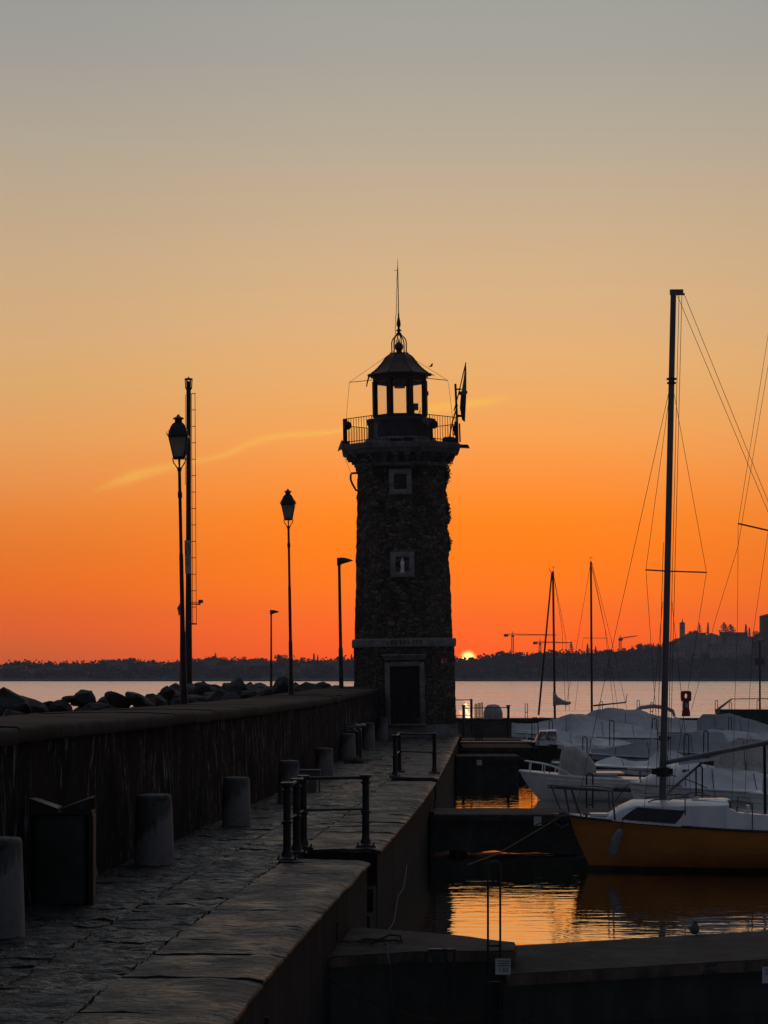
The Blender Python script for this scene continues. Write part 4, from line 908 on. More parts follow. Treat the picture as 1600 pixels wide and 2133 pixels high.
def tb(m, pts, r, y=0): m.tube([(el_(*p)[0], y, el_(*p)[1]) for p in pts], r, 8)
m = MB(); tb(m, [(952,940),(949,870),(945,806)], .045); m.build('mast', 'iron', eq)
m = MB(); tb(m, [(933,925),(940,885),(950,850)], .026, -.1); tb(m, [(943,862),(951,830),(966,762)], .022, -.05); m.build('strut', 'iron', eq)
def slabx(m, pts, y0, y1):
    q = [el_(*p) for p in pts]; m.rings([[(x, y, z) for x, z in q] for y in (y0, y1)])
m = MB(); slabx(m, [(965.5,762),(967,775),(968,828),(957,830),(962,795)], -.12, .12); m.build('dish_reflector', 'steel', eq)
m = MB(); slabx(m, [(957,822),(968,824),(966,884),(960,880),(955,855)], -.1, .1); m.build('panel_aerial', 'iron', eq)
m = MB(); slabx(m, [(953,822),(970,821),(970,826),(953,829)], -.08, .08); tb(m, [(946,817),(958,817)], .03); tb(m, [(950,872),(962,872)], .05); m.build('clamp', 'iron', eq)
m = MB(); slabx(m, [(953,888),(956,888),(958,926),(955,926)], -.1, .05); slabx(m, [(944,885),(950,884),(951,915),(943,912)], -.2, -.05); slabx(m, [(941,893),(944,893),(945,905),(941,905)], -.25, -.1); m.build('small_panel', 'darkbox', eq)
eq = onT('water_tank', 'squat black tank on the gallery at the foot of the antenna mast', 'tank', lx(934,935), -1.0, 11.58)
m = MB(); m.lathe([(.26,0),(.28,.06),(.28,.22),(.22,.30),(.05,.32)], 18); m.build('tank_body', 'iron', eq)
eq = onT('floodlight', 'flat floodlight sticking out from the right end of the gallery', 'floodlight', lx(966,935), -.9, zz(935))
m = MB(); m.rings([[(x, y, z) for x, z in ((-.18,.07),(.13,.06),(.2,-.07),(-.18,-.05))] for y in (-.14,.14)]); m.build('housing', 'iron', eq); m = MB(); m.tube([(-.35,0,.0),(-.15,0,.0)], .03, 6); m.build('bracket', 'iron', eq)
m = MB(); q = [(el_(p, r)[0]+lx(951,935), el_(p, r)[1]+11.55) for p, r in ((747,986),(733,987),(731,990),(731,1000),(735,1010),(742,1022),(748,1027))]
m.tube([(x+(.25 if i in (0, 6) else 0), -.55, z) for i, (x, z) in enumerate(q)], .042, 8); m.build('bent_pipe', 'rust', TW)
m = MB(); m.tube([(lx(716,948),-1.1,zz(948)),(lx(731,986),-.55,zz(986))], .007, 5); m.build('stay_wires', 'wire', TW)
m = MB(); m.box((.3,-1.47,11.76), (.38,.12,.16)); m.box((-.2,-1.5,11.74), (.5,.12,.12)); m.build('equipment_box', 'darkbox', TW)
# ivy and wall plants
random.seed(21); m = MB()
def leafclump(m, c, r, n, s, flat=.6, nrm=None):
    for _ in range(n):
        d = Vector((random.gauss(0,1), random.gauss(0,1)*flat, random.gauss(0,1))).normalized()*r*random.random()**.6*.85; p = Vector(c)+d
        a = Vector((random.gauss(0,1), random.gauss(0,1), random.gauss(0,1))).normalized(); b = a.orthogonal().normalized(); e = s*random.uniform(.6,1.4)
        m.add([p-b*e*.5, p+a*e*.55, p+b*e*.5, p-a*e*.4+Vector((0,0,-e*.3))], [(0,1,2,3)])
for py in range(945, 1158, 3):
    w_ = interp(py, [(945,.16),(960,.26),(975,.34),(1000,.27),(1018,.06),(1024,.05),(1040,.12),(1062,.20),(1090,.22),(1096,.05),(1104,.05),(1125,.15),(1140,.20),(1157,.03)])*random.uniform(.7,1.15)
    hwz = interp(zz(py), [(3.86,1.94),(10.72,1.72),(11.05,1.85),(11.3,2.15)])
    for _ in range(2): leafclump(m, (hwz-.02+random.uniform(-.04,w_*.45), random.uniform(-.9,-.2), zz(py)), w_*.9, 30, .075)
m.build('ivy', 'ivy', TW, smooth=0)
for cx, cz, r, n in ((-.72,10.72,.30,150),(-.45,10.55,.22,90),(-.9,10.35,.26,110),(.62,10.55,.30,160),(.5,10.35,.20,80),(-.8,9.2,.18,70),(-.35,8.9,.12,40),(.35,8.35,.14,40),(-.6,7.9,.12,40),(-.35,5.1,.15,50),(-.75,5.95,.14,40),(.5,7.0,.13,50),(-.62,6.55,.12,40),(-1.0,10.6,.3,100),(1.2,10.45,.3,120)):
    m = MB(); yv = -interp(cz, [(3.86,1.94),(10.72,1.72)])-.05
    leafclump(m, (cx, yv+(0 if abs(cx) < .95 else (abs(cx)-.95)*.9), cz), r, n, .05, .25); m.build('wall_plant', 'ivy', TW, smooth=0)
m = MB(); leafclump(m, (1.9,-1.5,.55), .3, 90, .05, .5); m.build('wall_plant', 'ivy', TW, smooth=0)
# ================================================================ lamps on the wall
def lantern_lamp(px0, py0, pxb, pyb, y, label, h=5.4, sc=.87, banner=False):
    b = P(pxb, pyb, y); t0 = P(px0, py0, y); H = (t0.z-b.z)
    t = thing('street_lamp', label, 'street lamp', b, 'lantern lamps on poles along the breakwater', (0, math.atan2(t0.x-b.x, H), 0))
    k = H/5.4
    m = MB(); m.lathe([(.095,-.15),(.085,.3),(.066,.4),(.06,1.4),(.05,1.45),(.046,2.9),(.038,2.95),(.036,4.0),(.05,4.02),(.05,4.10),(.036,4.14),(.034,4.52),(.05,4.54),(.045,4.60)], 12); m.build('pole', 'iron', t)
    m = MB()
    for a in (0,90,180,270): m.tube([(r*math.cos(R(a)), r*math.sin(R(a)), z) for r, z in ((.03,4.56),(.07,4.62),(.13,4.70),(.145,4.78))], .014, 6)
    m.build('bracket', 'iron', t)
    def sq(w_, z): return [(w_*math.cos(R(45+90*i)), w_*math.sin(R(45+90*i)), z) for i in range(4)]
    m = MB(); m.rings([sq(.17,4.76),sq(.19,4.78),sq(.16,4.80)]); m.rings([sq(.29,5.17),sq(.32,5.19),sq(.32,5.205),sq(.29,5.22)])
    for i in range(4):
        a = R(45+90*i); m.tube([(.16*math.cos(a), .16*math.sin(a), 4.78),(.29*math.cos(a), .29*math.sin(a), 5.19)], .016, 6)
    m.build('lantern_frame', 'iron', t)
    m = MB(); m.rings([sq(.15,4.80),sq(.27,5.18)], cap=False); m.build('lantern_glass', 'lampglass', t, smooth=0)
    m = MB(); m.rings([sq(.315,5.20),sq(.285,5.26),sq(.24,5.36),(sq(.18,5.43)),sq(.12,5.46),sq(.09,5.47)]); m.lathe([(.085,5.46),(.08,5.52),(.12,5.53),(.12,5.55),(.05,5.58),(.015,5.62),(.001,5.63)], 12)
    for i in range(4):
        a = R(45+90*i); m.tube([(.33*math.cos(a), .33*math.sin(a), 5.20),(.345*math.cos(a), .345*math.sin(a), 5.28)], [.015,.004], 5)
        for f_ in (.3,.7):
            a2 = R(45+90*(i+1)); x = .30*(math.cos(a)*(1-f_)+math.cos(a2)*f_); y_ = .30*(math.sin(a)*(1-f_)+math.sin(a2)*f_); m.tube([(x,y_,5.22),(x*.97,y_*.97,5.33)], [.018,.004], 5)
    m.build('lantern_roof', 'iron', t)
    for o in t.children:
        o.scale = (k*sc, k*sc, k); 
    return t
def f_lg(m, T, b):
    b.inputs['Base Color'].default_value = (.10,.095,.10,1); b.inputs['Roughness'].default_value = .35
    t = T.node('ShaderNodeTexCoord').outputs['Object']
    o = T.n['Material Output']; tr = T.node('ShaderNodeBsdfTranslucent'); tr.inputs[0].default_value = (.62,.60,.60,1)
    mx = T.node('ShaderNodeMixShader'); T.put(mx.inputs[0], T.m('ADD', .45, T.m('MULTIPLY', T.step(T.noise(t, 3, 4, .6), .3, .65), .4))); T.l.new(b.outputs[0], mx.inputs[1]); T.l.new(tr.outputs[0], mx.inputs[2]); T.l.new(mx.outputs[0], o.inputs[0])
special('lampglass', f_lg)
L1 = lantern_lamp(372, 887, 384, 1470, 44.5, 'biggest lantern lamp, on a leaning post with an upright banner sign')
L2 = lantern_lamp(600, 1035, 607, 1443, 61.6, 'middle lantern lamp on the wall between the two curved headed lamps')
L3 = lantern_lamp(376, 1262, 376, 1427, 150, 'small distant lantern lamp showing just left of the leaning post')
m = MB(); z0 = 5.4*.535; z1 = 5.4*.665
m.box((.135,-.02,(z0-.28+z1-.1)/2-.03), (.12,.02,.68)); m.build('banner', 'plate', L1)
m = MB(); m.tube([(.135+.045*math.cos(a), -.034, 3.17+.13*math.sin(a)) for a in [i*math.pi/8 for i in range(17)]], .006, 5); m.tube([(.11,-.034,3.10),(.16,-.034,3.24)], .006, 5)
for k in range(4): m.box((.135,-.033,2.98-.045*k), (.07-.01*(k % 2),.003,.012))
m.build('banner_emblem', 'rust', L1)
def hood_lamp(px, pyt, pyb, y, label):
    b = P(px+2, pyb, y); H = P(px, pyt, y).z-b.z; t = thing('street_lamp', label, 'street lamp', b, 'curved headed lamps on poles', (0, R(-1.0 if y < 100 else 0), 0))
    m = MB(); m.lathe([(.085,-.3),(.08,1.3),(.06,1.35),(.05,H-.2)], 10); m.build('pole', 'iron', t)
    m = MB(); rows = []
    for i in range(9):
        x = -.08+.58*i/8; h = .20*(1-(i/8)**1.8)+.012; w_ = .13*math.sin(math.pi*min(1,(i+1.2)/7.2)*.5)*(1 if i < 6 else (9.5-i)/3.5); zt = H-.02-.10*(i/8)**2+.03*math.sin(i/8*3.1)
        rows.append([(x, w_*math.cos(a), zt-h+h*max(-.3, math.sin(a))+.02) for a in [j*math.pi/6 for j in range(12)]])
    m.rings(rows); m.box((0,0,H-.2), (.13,.12,.16)); m.build('lamp_head', 'darkbox', t); return t
hood_lamp(709, 1162, 1426, 80, 'curved headed lamp on a tall pole directly left of the lighthouse')
hood_lamp(563, 1271, 1426, 137, 'small distant curved headed lamp left of the middle lantern lamp')
# tall ladder pole
b = P(393, 1467, 112); tp = thing('ladder_pole', 'very tall thick pole with a ladder, top lantern and side camera, behind the leaning lamp', 'pole', b)
SP = F/112
def pz(py): return (1467-py)/SP
def pxx(px): return (px-393)/SP
m = MB(); m.lathe([(.19,-.5),(.185,2),(.15,6),(.13,10),(.12,15),(.12,pz(808))], 14); m.build('pole_shaft', 'iron', tp)
m = MB(); m.lathe([(.14,pz(812)),(.15,pz(808))], 12)
for i in range(6):
    a = i*math.pi/3+.2; m.tube([(.15*math.cos(a),.15*math.sin(a),pz(810)),(.18*math.cos(a),.18*math.sin(a),pz(790))], .028, 5)
m.lathe([(.21,pz(791)),(.21,pz(788.5)),(.06,pz(787.5)),(.03,pz(786)),(.02,pz(784.5))], 12); m.lathe([(.09,pz(808)),(.09,pz(796)),(.03,pz(794))], 8); m.build('top_lantern', 'iron', tp)
m = MB()
for px in (401, 408.5): m.tube([(pxx(px)+.02,-.06,pz(1300)),(pxx(px-2),-.06,pz(820))], .016, 5)
m.build('ladder_rail', 'rust', tp)
m = MB()
for k in range(15):
    py = 820+34.2*k; m.tube([(pxx(399),-.06,pz(py)),(pxx(408+k*.1),-.06,pz(py))], .02, 5)
m.tube([(pxx(386.5),-.05,pz(822)),(pxx(386.5),-.05,pz(1010))], .014, 5); m.build('ladder_rungs', 'rust', tp)
m = MB(); m.tube([(pxx(398),-.1,pz(1258)),(pxx(415),-.1,pz(1259))], .035, 6); m.tube([(pxx(398),-.1,pz(1254)),(pxx(415),-.1,pz(1255))], .02, 6); m.box((pxx(419),-.15,pz(1253)), (.22,.3,.16)); m.box((pxx(416),-.1,pz(1257)), (.1,.1,.16)); m.build('side_camera', 'iron', tp)
m = MB(); m.box((pxx(404),0,pz(1300)), (.3,.2,.05)); m.build('ladder_foot', 'iron', tp)
# far right mole lamp with sign
b = P(1583, 1492, 142); t = thing('street_lamp', 'dark flat headed lamp pole with a symbol plate on the mole at right', 'street lamp', b)
H = 157/32.1
m = MB(); m.lathe([(.07,0),(.06,1.5),(.05,H)], 10); m.build('pole', 'iron', t)
m = MB(); m.lathe([(.38,H-.06),(.34,H),(.2,H+.08),(.05,H+.12)], 16); m.build('lamp_head', 'darkbox', t)
m = MB(); m.box((-.03,-.07,(1492-1378)/32.1), (.66,.02,.5)); m.build('plate', 'steel', t)
m = MB()
for s_ in (-.17,.14): m.tube([(s_+.09*math.cos(a),-.09,3.55+.12*math.sin(a)) for a in [i*math.pi/6 for i in range(13)]], .016, 5); m.tube([(s_-.06,-.09,3.46),(s_+.06,-.09,3.64)], .016, 5)
m.build('symbols', 'ink', t)
# red service column on the mole
b = P(1429, 1492, 141.2); t = thing('service_column', 'red service column with a round hole near its top standing on the mole', 'service column', b)
m = MB(); S = 32.3
m.rings([[(x*k, y*k, z) for x, y in rrect(.46,.36,.08)] for k, z in ((1.15,0),(1.1,.25),(.85,.5),(.85,.97))]); m.build('column_foot', 'red', t)
m = MB(); n = 24; R0 = .14
outer = [(-.29,-.32),(.29,-.32),(.33,-.1),(.33,.30),(.25,.36),(-.25,.36),(-.33,.30),(-.33,-.1)]
def onout(a):
    d = Vector((math.cos(a), math.sin(a))); best = 9
    for (x0,y0),(x1,y1) in zip(outer, outer[1:]+outer[:1]):
        den = d.x*(y1-y0)-d.y*(x1-x0)
        if abs(den) < 1e-9: continue
        tt = (x0*(y1-y0)-y0*(x1-x0))/den; uu = (x0*d.y-y0*d.x)/den
        if tt > 0 and -1e-6 <= uu <= 1+1e-6: best = min(best, tt)
    return d.x*best, d.y*best
A = [i*2*math.pi/n for i in range(n)]; cz_ = 1.28
out = [onout(a) for a in A]; inn = [(R0*.75*math.cos(a), .03+R0*1.15*math.sin(a)) for a in A]
vs = [(x,-.17,cz_+z) for x, z in out]+[(x,-.17,cz_+z) for x, z in inn]+[(x,.17,cz_+z) for x, z in inn]+[(x,.17,cz_+z) for x, z in out]
m.add(vs, [(g_*n+i, g_*n+(i+1) % n, ((g_+1) % 4)*n+(i+1) % n, ((g_+1) % 4)*n+i) for g_ in range(4) for i in range(n)]); m.build('column_head', 'red', t)
m = MB(); m.box((0,-.19,.7), (.18,.02,.3)); m.build('plate', 'plate', t)
# ================================================================ boats
def boat_hull(L, B, fb, hullmt, t, rake=.55, deckmt='gel', sheer=.3, full=.5, rubmt='gel', transom=.85):
    N = 22; rows = []
    def wb_(s): return B/2*(min(1, (max(s,0)/full))**.62 if s < full else 1-(1-transom)*((s-full)/(1-full))**2)
    def zs(s): return fb*(1+sheer*(1-s)**2)
    for i in range(N+1):
        s = (i/N)**1.3; r = []; w_ = max(.012, wb_(s))
        for k in range(7):
            q = k/6; x = s*L+rake*q**1.3*(1-s)**2; r.append((x, -w_*(1-q**2.4)*(1-.12*q), zs(s)*(1-q)-.3*q))
        rows.append(r+[(x_, -y_, z_) for x_, y_, z_ in r[-2::-1]])
    m = MB(); m.rings(rows, cap=False, closed=False); n = len(rows[0]); m.f.append(tuple(range(N*n, N*n+n))); h = m.build('hull', hullmt, t, smooth=50)
    m = MB(); m.rings([[((i/N)**1.3*L, max(.012,wb_((i/N)**1.3))*.985*a, zs((i/N)**1.3)-.012+.05*(1-a*a)) for a in (-1,-.6,-.2,.2,.6,1)] for i in range(N+1)], cap=False, closed=False); m.build('deck', deckmt, t)
    m = MB()
    for sg in (-1,1): m.tube([((i/N)**1.3*L, sg*(wb_((i/N)**1.3)+.01), zs((i/N)**1.3)-.02) for i in range(N+1)], .028, 6)
    m.build('rub_rail', rubmt, t)
    return wb_, zs
def cover(t, L, wb_, zs, ridge, s0=.05, s1=1.0, drop=.12, mt='tarp', ov=.05, seed=0, poles=True, name='cover', crown=1.06, yoff=0):
    m = MB(); N = 84; K = 26; rows = []; rr_ = random.Random(seed*7+3); zg = [(a_, rr_.uniform(-.5,.35)) for a_, _ in ridge]
    for i in range(N+1):
        u_ = i/N; s = s0+(s1-s0)*u_; zr = interp(s, ridge); w_ = wb_(s)+ov; ze = zs(s)-drop+fbm(s*7, seed, 3)*.05; r = []
        for k in range(K+1):
            c_ = interp(s, zg)*min(1, (s-s0)*6, 1); q_ = -1+2*k/K; a = (-1+(q_+1)*(c_+1)) if q_ < 0 else c_+q_*(1-c_); e = 1-abs(q_)**crown
            z = ze+(zr-ze)*e
            sp0 = min((a_ for a_, _ in ridge), key=lambda v: abs(v-s)); dx_ = (s-sp0)*L; dy_ = abs(q_)*w_; ph = math.atan2(dy_+.02, dx_+.001)
            fold = -(abs(math.sin(ph*3.5+seed))**.7)*min(math.hypot(dx_, dy_), .9)*.085*(1-abs(q_)**3)+fbm(s*L*.7+a, a*1.3, seed, 2)*.022
            sag = -.14*(zr-ze)*math.sin(math.pi*min(1,abs(q_)))
            r.append((s*L, a*w_*(1+(.03*fbm(s*9, a, seed+9) if abs(a) > .9 else 0)), z+fold+sag))
        r.append((s*L, w_*1.0, ze-.14+fbm(s*8,2,seed)*.04)); r.insert(0, (s*L, -w_*1.0, ze-.14+fbm(s*8,5,seed)*.04)); rows.append(r)
    m.rings(rows, cap=False, closed=False); n = len(rows[0]); m.f.append(tuple(range(n))); m.f.append(tuple(range(N*n, N*n+n)))
    cv_ = m.build(name, mt, t, smooth=32)
    for q in (.16,.38,.62,.84):
        i = int(N*q); m = MB(); m.tube([(p[0], p[1]*1.012, p[2]+.008) for p in rows[i][1:-1:2]], .010, 5)
        e0, e1 = rows[i][0], rows[i][-1]; m.tube([rows[i][1], (e0[0]+.03, e0[1]*1.02, e0[2]-.22)], .008, 4); m.tube([rows[i][-2], (e1[0]+.03, e1[1]*1.02, e1[2]-.22)], .008, 4); m.build('strap', 'rope', cv_)
    return cv_
def bowrail(t, wb_, zs, L, s0, s1, h, mt='steel', r=.016, mid=False, tip=-.12):
    m = MB(); S = [s0+(s1-s0)*i/7 for i in range(8)]
    def pt(s, sg, hh): return (s*L+(tip if s == s0 else tip*.35*(1-(s-s0)/(s1-s0))), sg*max(.10, wb_(s)*.94), zs(s)+hh)
    path = [pt(s, -1, h*(1-((s-s0)/(s1-s0))**3)) for s in reversed(S)]+[(s0*L+tip-.05, 0, zs(s0)+h)]+[pt(s, 1, h*(1-((s-s0)/(s1-s0))**3)) for s in S]
    m.tube(path, r, 8)
    for i in (1, 3, 5):
        s = S[i]
        for sg in (-1,1): m.tube([(s*L, sg*wb_(s)*.94, zs(s)-.02), pt(s, sg, h*(1-((s-s0)/(s1-s0))**3))], r*.9, 6)
    if mid: m.tube([(a, b, (c-zs(.1))*.5+zs(.1)) for a, b, c in path], r*.6, 6)
    return m.build('bow_rail', mt, t)
def wire(t, pts, r=.006, name='stay'): m = MB(); m.tube(pts, r, 5, cap=False); return m.build(name, 'wire', t)
def boat(name, label, bx, y, yaw=0): return thing(name, label, 'boat', ((bx-800)/F*y, y, WZ), 'boats moored in the basin', (0,0,R(yaw)))
# ---- yellow sailboat
Yb = 43.0; t = boat('sailboat', 'yellow hulled sailboat with white cabin and tall bare mast, nearest the camera', 1186, Yb, -2); SB = t
L, B, fb = 6.6, 2.3, .80
wb_, zs = boat_hull(L, B, fb, 'yellow', t, rake=.6, sheer=.34, full=.48, rubmt='iron')
bz = lambda py: (CZ-(py-H0)*(Yb-.6)/F)-WZ     # height over water of a photo row on the near side
bx_ = lambda px: (px-1186)/F*Yb
def hp_(s, z, off):
    q = (zs(s)-z)/(zs(s)+.3); return (s*L+.6*q**1.3*(1-s)**2-(.02 if s < .1 else 0), max(.012,wb_(s))*(1-q**2.4)*(1-.12*q)+off)
for sg in (-1,1):
    m = MB(); m.rings([[(hp_(s,z,o)[0], sg*hp_(s,z,o)[1], z) for z, o in ((-.05,.008),(.03,.009),(.09,.008),(.09,-.01),(-.05,-.01))] for s in [(i/24)**1.3 for i in range(25)]]); m.build('boot_stripe', 'darkhull', t)
    m = MB(); m.tube([(1.5+.1*k, sg*.5, zs(.3)+.40+(.05 if 0 < k < 12 and k % 4 else .02)+.01*k) for k in range(13)], .014, 6); m.build('handrail', 'teak', t)
    m = MB(); m.box((.32, sg*.28, zs(.05)+.05), (.16,.03,.03)); m.box((.32, sg*.28, zs(.05)+.02), (.05,.03,.06)); m.build('cleat', 'steel', t)
m = MB(); m.rings([[(x, y, zs(.11)+.04+z) for x, y in ((.40,-.2),(.75,-.26),(.75,.26),(.40,.2))] for z in (0,.05)]); m.build('fore_hatch', 'white', t)
m = MB(); rows = []
prof = [(.70,.02,.36),(1.0,.24,.56),(1.25,.36,.68),(2.0,.41,.82),(2.9,.48,.86),(3.02,.50,.86)]
for x, h, hw in prof:
    z0 = zs(x/L)-.02; rows.append([(x,-hw-.10,z0),(x,-hw,z0+h*.92),(x,-hw*.8,z0+h+.02),(x,0,z0+h+.06),(x,hw*.8,z0+h+.02),(x,hw,z0+h*.92),(x,hw+.10,z0)])
m.rings(rows); m.build('cabin', 'gel', t, smooth=35)
m = MB()
for sg in (-1,1):
    q = [(1.28,.06,.10),(1.28,.08,.12),(1.45,.255,.0),(2.35,.315,0),(2.15,.06,.0)]
    def sd_(x, h): 
        hh = interp(x, [(a, b) for a, b, c in prof]); hw = interp(x, [(a, c) for a, b, c in prof]); k = h/max(hh*.92,.01); return (x, sg*(hw+.10-.10*min(1,k)+.012), zs(x/L)-.02+h)
    top = [(.98+.02*0+.30*0+(1.14*i/12), min(.30, .06+.9*(1.14*i/12)*.9)) for i in range(13)]
    rw = []
    for i in range(13):
        x = .98+1.2*i/12; lo = .05 if x < 2.0 else .05+(x-2.0)*1.4; hi = min(.31, .07+(x-.98)*.85)
        p_, q_ = sd_(x, lo), sd_(x, max(hi, lo+.01)); rw.append([p_, q_, (q_[0], q_[1]-sg*.02, q_[2]), (p_[0], p_[1]-sg*.02, p_[2])])
    m.rings(rw); m.build('side_window', 'bluewin', t, smooth=0); m = MB()
m = MB(); m.box((2.75,0,zs(.4)+.47), (.75,.62,.05)); m.box((2.45,0,zs(.4)+.51), (.12,.3,.07)); o = m.build('hatch', 'white', t); bevel(o, .012)
m = MB()                                     # aft coamings and side decks
for sg in (-1,1): m.rings([[(x, sg*(1.0), zs(x/L)-.02),(x, sg*.90, zs(x/L)+hh),(x, sg*.72, zs(x/L)+hh+.01),(x, sg*.66, zs(x/L)-.05)] for i, (x, hh) in enumerate(((2.95,.40),(3.2,.30),(4.4,.24),(6.3,.18)))])
m.build('coaming', 'gel', t, smooth=35)
m = MB(); m.box((3.08,0,zs(.5)+.2), (.06,.9,.62)); m.build('washboard', 'teak', t)
m = MB(); m.box((3.12,-.05,zs(.5)+.14), (.04,.36,.34)); m.build('companionway', 'bluewin', t)
m = MB(); m.box((3.42,-.52,zs(.5)+.22), (.04,.32,.42)); m.lathe([(.07,0),(.07,.02)], 16, (3.40,-.55,zs(.5)+.3)); m.build('instrument_panel', 'white', t)
for yv in (-.30,.24):
    m = MB(); m.tube([(3.2,-.62+.02*math.cos(k*.9)+(.0),zs(.5)+.40-.30*abs(math.sin(k*.25))) for k in range(14)], .014, 5); m.tube([(3.22+.06*math.sin(k),-.79,zs(.5)+.30-.02*k) for k in range(9)], .016, 5)
m.build('coiled_line', 'rope', t)
m = MB(); zt_ = zs(0)+.56
m.tube([(.85,-.62,zs(.13)),(.80,-.60,zt_-.05),(.5,-.5,zt_-.02),(0,-.26,zt_),(-.36,-.1,zt_+.03),(-.42,0,zt_+.03),(-.36,.1,zt_+.03),(0,.26,zt_),(.5,.5,zt_-.02),(.80,.60,zt_-.05),(.85,.62,zs(.13))], .019, 8)
for sg in (-1,1):
    m.tube([(-.36,sg*.09,zt_+.02),(-.18,sg*.05,zs(0)+.12),(.02,sg*.06,zs(0)-.02)], .017, 6); m.tube([(.02,sg*.27,zt_),(.22,sg*.34,zs(.04))], .017, 6); m.tube([(-.1,sg*.20,zt_),(.0,sg*.1,zs(.0)+.05)], .015, 6)
m.build('bow_rail', 'steel', t)
for s in (.33,.52,.72,.9):
    for sg in (-1,1): m = MB(); m.tube([(s*L, sg*wb_(s)*.95, zs(s)),(s*L, sg*wb_(s)*.95, zs(s)+.52)], .012, 6); m.build('stanchion', 'steel', t)
for sg in (-1,1): wire(t, [(x*L, sg*wb_(x)*.95, zs(x)+.5) for x in (.2,.33,.52,.72,.9)], .005, 'lifeline')
m = MB(); m.tube([(.02*L,.05,zs(0)+.02),(-.20,0,zs(0)+.04)], .03, 6); m.box((-.15,0,zs(0)+.0), (.3,.07,.05)); m.build('anchor_roller', 'steel', t)
m = MB(); c = Vector((bx_(1280), -wb_(.2)*.96-.10, 0)); pts = []
m.rings([[(c.x+r*math.cos(a)+dx, c.y+r*math.sin(a), z) for a in [i*math.pi/7 for i in range(14)]] for r, z, dx in ((.02,.28,-.10),(.05,.30,-.10),(.055,.34,-.09),(.095,.40,-.08),(.105,.5,-.05),(.105,.66,-.01),(.10,.74,.02),(.06,.81,.04),(.03,.85,.05))]); fd = m.build('fender', 'rubber', t)
m = MB(); m.tube([(c.x+.05,c.y,.84),(c.x+.12,c.y+.1,zs(.2)+.05),(c.x+.35,c.y+.5,zs(.2)+.25)], .01, 5); m.build('fender_line', 'rope', fd)
mx = bx_(1379); mz = zs(.3)+.28
mb_, mt_ = Vector((mx,0,mz)), Vector((bx_(1402),0,(CZ-(610-H0)*Yb/F)-WZ))
m = MB(); rws = []
for i in range(20):
    p = mb_.lerp(mt_, i/19); rws.append([(p.x+(.068-.012*i/19)*math.cos(a), p.y+.05*math.sin(a), p.z) for a in [k*math.pi/6 for k in range(12)]])
m.rings(rws); ms = m.build('mast', 'mast', t, smooth=60)
m = MB(); m.box((mt_.x+.06,0,mt_.z+.0), (.26,.09,.10)); m.box((mt_.x+.14,0,mt_.z-.04), (.16,.03,.04)); m.build('masthead', 'mast', ms)
def mp(py): k = ((CZ-(py-H0)*Yb/F)-WZ-mz)/(mt_.z-mz); return mb_.lerp(mt_, k)
sp_ = mp(1190); hd_ = mp(792)
m = MB(); m.tube([sp_, (bx_(1340),-.55,sp_.z)], .016, 6); m.tube([sp_, (bx_(1477),.55,sp_.z)], .016, 6); m.build('spreader', 'mast', ms)
m = MB(); m.lathe([(.10,0),(.10,.03)], 12, tuple(hd_)); m.lathe([(.09,0),(.09,.03)], 12, tuple(hd_+Vector((0,0,-.08)))); m.lathe([(.12,-.05),(.14,0),(.14,.12),(.1,.14)], 12, tuple(mp(1612))); m.box(tuple(mp(1612)+Vector((.14,0,.05))), (.1,.1,.12)); m.box(tuple(mp(1612)+Vector((-.16,0,.05))), (.12,.1,.12)); m.build('mast_band', 'iron', ms)
wire(t, [hd_, (.02*L,0,zs(0)+.1)], .0055); wire(t, [hd_, (bx_(1340),-.55,sp_.z), (bx_(1372),-1.0,zs(.3))], .005); wire(t, [hd_, (bx_(1477),.55,sp_.z), (bx_(1400),1.0,zs(.3))], .005)
wire(t, [mt_+Vector((.05,0,0)), (L*.97,-.4,zs(1))], .0055); wire(t, [mt_+Vector((.2,0,-.02)), (L*.99,.4,zs(1))], .0055)
for dx, y0 in ((.11,.0),(.17,.05)): wire(t, [mt_+Vector((dx,y0,-.05)), mp(1640)+Vector((dx*.8,y0,0))], .006, 'halyard')
wire(t, [mp(1130)+Vector((-.09,0,0)), mp(1640)+Vector((-.13,0,0))], .006, 'halyard')
wire(t, [sp_+Vector((.1,.1,-.6)), (bx_(1455),.95,zs(.4))], .005); wire(t, [sp_+Vector((-.1,-.1,-.6)), (bx_(1330),-.95,zs(.3))], .005)
b0 = Vector((mp(1588).x+.06,0,mp(1588).z)); b1 = Vector((bx_(1605),0,mp(1545).z))
m = MB(); m.tube([b0, b1], .05, 10); m.build('boom', 'mast', t)
m = MB(); m.tube([mp(1590)+Vector((.3,0,0)),mp(1590)+Vector((1.1,0,.10))], .035, 6); m.build('furled_roll', 'tarp', t)
wire(t, [b0.lerp(b1,.42)+Vector((0,0,-.04)), mp(1655)+Vector((.08,0,0))], .014, 'vang'); wire(t, [b0.lerp(b1,.40)+Vector((0,0,-.04)), mp(1650)+Vector((.1,.05,0))], .012, 'vang')
m = MB(); m.tube([(b1.x-.12,0,zs(.6)),(b1.x-.14,0,b1.z+.02)], .03, 8); m.tube([(b1.x,.0,zs(.6)+.6),(b1.x+.03,0,b1.z+1.1)], .07, 8); m.build('boom_crutch', 'iron', t)
m = MB(); m.rings([[(x*k+bx_(1612), y*k-.35, z) for x, y in rrect(.36,.3,.1)] for k, z in ((.7,.62),(1,.75),(1.05,1.1),(.95,1.25),(.6,1.32))]); m.build('outboard_cowl', 'white', t)
m = MB(); m.tube([(x*L, 0, 0) if 0 else (bx_(1520)+.5*math.sin(a)*.0+.0, 0, 0) for x, a in ((0,0),(1,1))], .001, 4) if 0 else None
